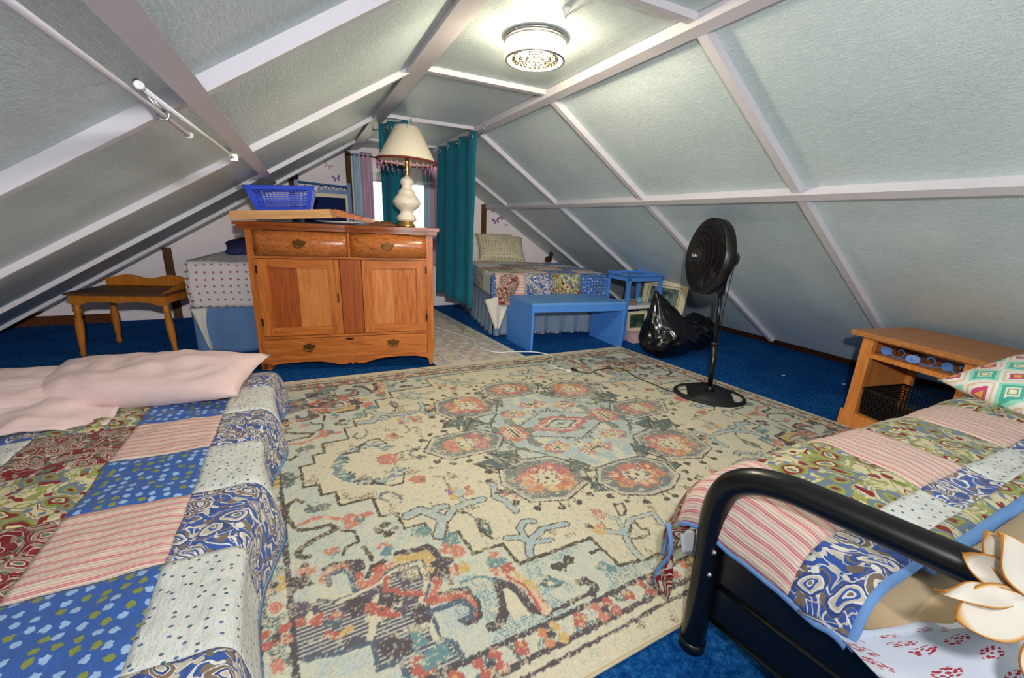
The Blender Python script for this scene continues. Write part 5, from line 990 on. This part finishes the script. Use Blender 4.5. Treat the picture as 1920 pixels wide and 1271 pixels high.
def paint_rug():
    c = Canvas(-1.525, 0, -1.21, 0, RES); c.i[:] = PI_['beige']
    STEP = [(-1.329, .01), (-1.329, -.086), (-1.272, -.09), (-1.27, -.167), (-1.218, -.170), (-1.217, -.267), (-1.094, -.267), (-1.094, -.395), (-1.035, -.397), (-1.033, -.495), (-.958, -.495), (-.955, -.59), (-.868, -.593), (-.865, -.711), (-.756, -.713), (-.752, -.817), (-.461, -.818), (-.461, -.965), (-.34, -.985), (0, -1.0)]
    out = STEP+[(0, -1.3), (-1.6, -1.3), (-1.6, .01)]
    m0 = c.i.copy(); c.poly('bluish', out); corner = (c.i == PI_['bluish'])
    h, w = c.i.shape; n1 = fnoise(h, w, 26, 1); n2 = fnoise(h, w, 9, 2); n3 = rng.random((h, w)); rows = (np.arange(h)[:, None] % 2 == 0)
    tl = corner & (n1*.6+n2*.4 > .47); c.i[tl & (n3 < .62)] = PI_['pale']; c.i[tl & (n3 < .30)] = PI_['lblue']
    tk = corner & (n1*.7+n2*.3 > .52) & (c.A > -1.0) & (c.Bm < -.68) & rows & (n3 < .62); c.i[tk] = PI_['teal']
    c.line('brown2', .013, STEP)
    for k, col, wd, pts in RT:
        pts = [(a/1000, b/1000) for a, b in pts]
        if k == 'L': c.line(col, max(wd, .010), pts)
        elif k == 'P': c.poly(col, pts, .35 if col == 'navy' else 0)
        else: c.blob(col, wd, pts)
    # medallion lobes
    def lobe(pts, ctr, fx, fy, cols):
        c.poly('slate', pts, .8); P = pts+[pts[0]]; c.line('lgrey', .012, P); 
        Q = [(ctr[0]+(x-ctr[0])*1.09, ctr[1]+(y-ctr[1])*1.12) for x, y in P]; c.line('dark', .009, Q)
        flower(c, ctr[0], ctr[1], fx, fy, cols)
        for (x0, y0), (x1, y1) in zip(Q, Q[1:]):
            n = max(1, int(math.hypot(x1-x0, y1-y0)/.055))
            for i in range(n):
                s = (i+.5)/n; x, y = x0+(x1-x0)*s, y0+(y1-y0)*s; dx, dy = x-ctr[0], y-ctr[1]; L_ = math.hypot(dx, dy)
                if math.hypot(x, y) > .50: c.blob('dark', .016, [(x+dx/L_*.045, y+dy/L_*.045)]); c.line('dark', .006, [(x, y), (x+dx/L_*.04, y+dy/L_*.04)])
    oc = [(0, .50), (.22, .42), (.34, .25), (.42, 0)]
    for r, col in ((1.0, 'slate'), (.93, 'pale')): c.poly(col, [(-.56*r*math.cos(a*PI/12), -.50*r*math.sin(a*PI/12)) for a in range(-1, 8)]+[(0, 0)])
    tm = (c.i == PI_['pale']) & (np.hypot(c.A/.56, c.Bm/.5) < .95)
    c.i[tm & (n2 > .55)] = PI_['lblue']; c.i[tm & (n2 < .36)] = PI_['beige']; c.i[tm & (n1*.5+n2*.5 < .36)] = PI_['slate']
    lobe([(-.78, 0), (-.70, .105), (-.47, .115), (-.39, .02), (-.39, -.02), (-.47, -.115), (-.70, -.105)], (-.575, 0), .135, .085, ['coral', 'pink', 'coral', 'orange', 'coral', 'yellow', 'pink'])
    lobe([(-.575, -.40), (-.53, -.54), (-.40, -.585), (-.24, -.52), (-.20, -.42), (-.27, -.30), (-.40, -.27), (-.53, -.30)], (-.385, -.43), .13, .115, ['coral', 'pink', 'red', 'coral', 'orange', 'yellow', 'orange', 'coral'])
    lobe([(.03, -.46), (-.12, -.47), (-.19, -.55), (-.16, -.66), (-.06, -.71), (.03, -.71)], (.0, -.58), .15, .095, ['coral', 'pink', 'coral', 'red', 'orange', 'coral'])
    # dark wedges between lobes and centre field
    for pts in ([(-.52, -.14), (-.43, -.25), (-.38, -.16)], [(-.26, -.44), (-.19, -.34), (-.14, -.44)], [(-.62, -.20), (-.56, -.28), (-.47, -.30), (-.50, -.18)], [(-.20, -.62), (-.26, -.60), (-.22, -.52)]): c.poly('dteal', pts); c.line('dark', .01, pts)
    c.line('dark', .014, [(-.62, -.20), (-.58, -.28)]); 
    c.poly('pink', [(-.21, 0), (0, -.12), (0, 0)], .75); c.poly('beige', [(-.15, 0), (0, -.085), (0, 0)]); c.poly('pink', [(-.13, 0), (0, -.072), (0, 0)], .8); c.line('dteal', .016, [(-.10, 0), (0, -.06)]); c.poly('pale', [(-.09, 0), (0, -.05), (0, 0)]); c.poly('slate', [(-.045, 0), (0, -.025), (0, 0)])
    c.line('dark', .007, [(-.26, -.05), (0, -.19)]); 
    for k in range(7): c.blob('dark', .009, [(-.22+.034*k, -.10-.0185*k+.02)]); c.blob('beige', .005, [(-.22+.034*k, -.10-.0185*k+.02)])
    flower(c, -.30, -.03, .075, .06, ['coral', 'red', 'orange', 'pink'], 6); flower(c, -.18, -.22, .075, .06, ['yellow', 'pink', 'red', 'coral', 'purple'], 6); flower(c, -.02, -.30, .08, .05, ['pink', 'coral', 'yellow'], 6)
    c.line('lblue', .02, [(-.30, -.20), (-.24, -.28), (-.12, -.33)]); c.line('dteal', .012, [(-.40, -.06), (-.36, -.16), (-.27, -.26)])
    # borders
    def flwr(x, y, k):
        cols = [['red', 'coral'], ['yellow', 'orange'], ['red', 'red']][k % 3]
        for q, (dx, dy) in enumerate(((.021, .018), (-.021, .018), (.021, -.018), (-.021, -.018))): c.blob(cols[q % 2], .0155, [(x+dx, y+dy)])
        c.blob('dnavy', .012, [(x, y)])
    c.poly('beige', [(-1.6, -1.04), (.1, -1.04), (.1, -1.3), (-1.6, -1.3)]); c.poly('beige', [(-1.41, .1), (-1.41, -1.05), (-1.6, -1.05), (-1.6, .1)])
    bd = ((c.Bm < -1.045) & (c.Bm > -1.105)) | ((c.A < -1.415) & (c.A > -1.48)); c.i[bd & (n2 > .52) & (n3 < .7)] = PI_['teal']; c.i[bd & (n2 > .60) & (n3 < .6)] = PI_['dteal']; c.i[bd & (n2 < .42) & (n3 < .6)] = PI_['pale']
    c.line('dnavy', .017, [(-1.41, .1), (-1.41, -1.04), (.1, -1.04)]); c.line('dnavy', .017, [(-1.487, .1), (-1.487, -1.107), (.1, -1.107)]); c.line('dnavy', .011, [(-1.52, .1), (-1.512, -1.142), (.1, -1.142)])
    for k in range(8): flwr(-.06-.185*k, -1.075, k); c.blob('red', .02, [(-.15-.185*k, -1.07)]); c.blob('yellow', .006, [(-.15-.185*k, -1.065)])
    for k in range(6): flwr(-1.449, -.02-.185*k, k+1); c.blob('coral', .018, [(-1.449, -.11-.185*k)])
    # full carpet by symmetry
    f = np.concatenate([c.i, c.i[:, ::-1]], 1); f = np.concatenate([f, f[::-1]], 0)
    H_, W_ = f.shape; a = fnoise(H_, W_, 7, 21); b = fnoise(H_, W_, 48, 22); r = rng.random((H_, W_)); fine = fnoise(H_, W_, 2.2, 23)
    dropp = .10+.40*np.clip((b-.45)*2, 0, 1); wear = (a*.45+fine*.55 > .70-.12*b) & (r < .75); lum = PL[f].mean(-1, keepdims=True); col = (PL[f]*.82+lum*.18)*.86+PL[PI_['beige']]*.14
    back = (np.arange(H_)[:, None]/H_) ; wear = wear | ((r < dropp*.45) & (f != PI_['beige']))
    k = np.where(wear, np.where(PL[f].mean(-1) < .15, .55, .72), 0)[..., None]; col = col*(1-k)+PL[PI_['beige']]*k
    sp = (f == PI_['beige']) & (fnoise(H_, W_, 3, 31) > .80-.1*b) & (r < .5); col[sp] = PL[PI_['bluish']]*.86
    sp = (f == PI_['beige']) & (fnoise(H_, W_, 12, 33) > .83) & (r < .4); col[sp] = PL[PI_['brown']]*1.25
    col = col*(.90+.2*rng.random((H_, W_, 1)))*(.93+.07*(np.arange(H_)[:, None, None] % 2)); return np.clip(col, 0, 1)
def colour_rug(name, colr, quad, z, lab, par=None, border=None):
    h, w = colr.shape[:2]; s, t = np.meshgrid(np.linspace(0, 1, w), np.linspace(0, 1, h)); FL, FR_, BR, BL = [np.array(q) for q in quad]
    P = (FL*(1-s[..., None])+FR_*s[..., None])*(1-t[..., None])+(BL*(1-s[..., None])+BR*s[..., None])*t[..., None]
    Z = np.full((h, w), z)+.0015*np.sin(s*40)*np.sin(t*31); Z[0] = Z[-1] = .002; Z[:, 0] = Z[:, -1] = .002
    co = np.concatenate([P, Z[..., None]], 2).reshape(-1, 3).astype(np.float32)
    i = np.arange((h-1)*(w-1)); r, c = i//(w-1), i % (w-1); v0 = r*w+c
    F = np.stack([v0, v0+1, v0+w+1, v0+w], 1).astype(np.int32)
    me = bpy.data.meshes.new(name); me.vertices.add(len(co)); me.vertices.foreach_set('co', co.ravel()); me.loops.add(F.size); me.loops.foreach_set('vertex_index', F.ravel()); me.polygons.add(len(F))
    me.polygons.foreach_set('loop_start', np.arange(0, F.size, 4, dtype=np.int32)); me.update(calc_edges=True)
    ca = me.color_attributes.new('knots', 'FLOAT_COLOR', 'POINT'); ca.data.foreach_set('color', np.concatenate([colr.reshape(-1, 3), np.ones((h*w, 1))], 1).astype(np.float32).ravel())
    me.polygons.foreach_set('use_smooth', np.ones(len(F), bool))
    m = M(name+'_pile', .95, .05); at = m.nt.nodes.new('ShaderNodeAttribute'); at.attribute_name = 'knots'; m.set('Base Color', at.outputs['Color'])
    o_ = m.obj(); m.bump(m.math('ADD', m.noise(m.map(o_, (60, 260, 1)), 1, 2), m.noise(o_, 400, 2)), .5, .004)
    me.materials.append(m.m); o = bpy.data.objects.new(name, me); C.objects.link(o)
    return tag(o, lab, 'rug')
rc = paint_rug()
QUAD = [(-.20, .583), (2.947, .66), (2.668, 2.981), (-.38, 3.04)]
rug = colour_rug('area_rug', rc, QUAD, .012, 'large distressed beige rug with floral medallion and blue corners on the carpet')
b = B(); qq = [Vector((x, y, .007)) for x, y in QUAD]; tube(b, [qq[0], qq[1], qq[2], qq[3]], .0075, 6, True); link('rug_edging', b, plain('beige_edging', (206, 190, 158), .9, .1), rug)
# runner in the passage
def paint_runner():
    w, h = 160, 480; n1 = fnoise(h, w, 10, 41); n2 = fnoise(h, w, 4, 42); r = rng.random((h, w)); f = np.full((h, w), PI_['lgrey'], np.int16)
    f[n1 > .5] = PI_['beige']; x, y = np.meshgrid(np.arange(w), np.arange(h))
    per = (np.abs(np.sin(y/23.)*28+80-x) < 2.5) | (np.abs(-np.sin(y/23.)*28+80-x) < 2.5); f[per & (r < .7)] = PI_['slate']
    for k in range(12):
        yy = 18+40*k; d = np.hypot(x-80, (y-yy)); f[(d < 13) & (r < .8)] = PI_['pink']; f[d < 6] = PI_['beige']; f[np.abs(d-17) < 2] = PI_['slate']
        for sx in (42, 118): d = np.hypot(x-sx, y-yy-20); f[(d < 8) & (r < .7)] = PI_['pink']; f[np.abs(d-12) < 1.6] = PI_['slate']
    for e in (14, 22): f[(np.abs(x-e) < 1.5) | (np.abs(x-(w-1-e)) < 1.5)] = PI_['slate']
    X, Y = x, y; e = ((X > 15) & (X < 21)) | ((X > w-22) & (X < w-16)); f[e & ((Y//9) % 3 == 0)] = PI_['pink']
    col = PL[f]; k = np.where((n2 > .55) & (r < .8), .7, .15)[..., None]; col = col*(1-k)+np.array(lin(206, 200, 192)[:3])*k; col = col*.72+np.array(lin(222, 212, 206)[:3])*.28
    return np.clip(col*(.9+.2*rng.random((h, w, 1))), 0, 1)
rn = colour_rug('runner_rug', paint_runner(), [(.88, 2.99), (1.655, 3.02), (1.44, 5.35), (.66, 5.35)], .010, 'narrow grey pink patterned runner in the passage to the window')
b = B(); qq = [Vector((x, y, .006)) for x, y in [(.88, 2.99), (1.655, 3.02), (1.44, 5.35), (.66, 5.35)]]; tube(b, qq, .006, 6, True); link('rug_edging', b, plain('runner_edging', (200, 186, 164), .9, .1), rn)
# ------------------------------------------------------------------ cords
def cord(name, pts, r, mat, lab, plug):
    z = .018; P = [Vector((x, y, z)) for x, y in pts]; t = empty(name, P[0], 0, lab, 'cord'); link('flex', tube(B(), [p-P[0] for p in spline(P, 6)], r, 6), mat, t, True)
    a, e = P[-2] if plug == -1 else P[1], P[-1] if plug == -1 else P[0]; d = (e-a).normalized()
    b = B(); tube(b, [e-P[0]-d*.01, e-P[0]+d*.005, e-P[0]+d*.035, e-P[0]+d*.045], [.006, .013, .013, .009], 8); link('plug', b, mat, t, True)
cord('extension_cord', [(1.16, 4.3), (1.30, 3.95), (1.40, 3.63), (1.36, 3.40), (1.44, 3.19), (1.62, 3.14), (1.80, 3.06), (1.87, 2.90), (1.74, 2.72), (1.79, 2.57)], .0055, m_whitepl, 'white extension cord snaking from the runner onto the big rug', -1)
cord('fan_cord', [(1.86, 2.535), (1.89, 2.47), (1.95, 2.45), (2.0, 2.48), (2.14, 2.49), (2.25, 2.44), (2.22, 2.24), (2.24, 2.08), (2.25, 1.97), (2.29, 1.90)], .0032, m_cord, 'thin dark flex of the fan plugged into the white cord', 0)
# scraps on the carpet
for (x, y, lab) in ((3.45, 1.86, 'tiny white paper scrap on the carpet, the one nearer the fan pole'), (3.72, 1.55, 'tiny white paper scrap on the carpet close to the nightstand')):
    o = sheet('paper_scrap', lambda u, v: (u, v, .006+.008*abs(nz(u*60, v*60, x))), 0, .035, 0, .02, 4, 3, m_whitepl); o.location = (x, y, 0); tag(o, lab, 'paper')
# ------------------------------------------------------------------ white artificial flower at lower right
def cr_(px, py, t): return CAM+(CR*((px-960)/774)+CU*((635.5-py)/774)+CW)*t
PETALS = [((0.716, 0.119, 0.646), 0.033, 0.008, 0.0, (-0.3, -0.6, 0.6), 0), ((0.701, 0.149, 0.679), 0.014, 0.022, 0.008, (-0.2, -0.8, 0.5), 1), ((0.788, 0.148, 0.705), 0.022, 0.01, 0.004, (-0.4, -0.8, 0.2), 2), ((0.813, 0.145, 0.738), 0.021, 0.015, 0.004, (-0.5, -0.7, 0.1), 3), ((0.788, 0.128, 0.753), 0.025, 0.01, 0.004, (-0.3, -0.9, 0.2), 4), ((0.805, 0.062, 0.571), 0.022, 0.01, 0.004, (-0.3, -0.8, 0.3), 5), ((0.921, 0.068, 0.74), 0.03, 0.01, 0, (-0.3, -0.9, 0.2), 6), ((0.909, 0.035, 0.652), 0.035, 0.01, 0, (-0.3, -0.7, 0.5), 7)]
fc = Vector((.845, .075, .66)); t = empty('artificial_flower', (.85, .03, 0), 0, 'white artificial magnolia with gold petal edges at the lower right corner', 'flower')
o0 = Vector((.85, .03, 0))
def petal(tip, width, curl, wave, nrm, seed):
    tip = Vector(tip); ax = tip-fc; Ln = ax.length; ax.normalize(); nv = Vector(nrm); nv = (nv-ax*nv.dot(ax)).normalized(); sd = ax.cross(nv)
    def fn(u, v):
        s = u; wd = width*(math.sin(PI*min(1, s*.93+.07)**1.25)**.75)*(1 if s < .98 else .55); c = v
        return fc-o0+ax*Ln*s+sd*(wd*c)+nv*(curl*(s*s)+.25*wd*c*c+wave*math.sin(s*7+seed)*c)
    return sheet('petal', fn, 0, 1, -1, 1, 22, 12, m_petal, t, .002)
for P in PETALS: petal(*P)
link('stem', tube(B(), spline([fc-o0, fc-o0+Vector((.02, -.02, -.12)), Vector((.01, 0, .35)), Vector((0, 0, .1))], 6), .006, 8), plain('green_stem', (70, 92, 50), .6), t, True)
v = empty('floor_vase', (.85, .03, 0), 0, 'slim dark vase on the carpet holding the white artificial flower', 'vase')
link('vase_body', lathe(B(), [(0, .002), (.05, .002), (.06, .05), (.045, .2), (.03, .27), (.035, .3), (.028, .3), (.024, .27), (.036, .2), (.04, .06), (0, .03)], 24), m_maroon, v, True)
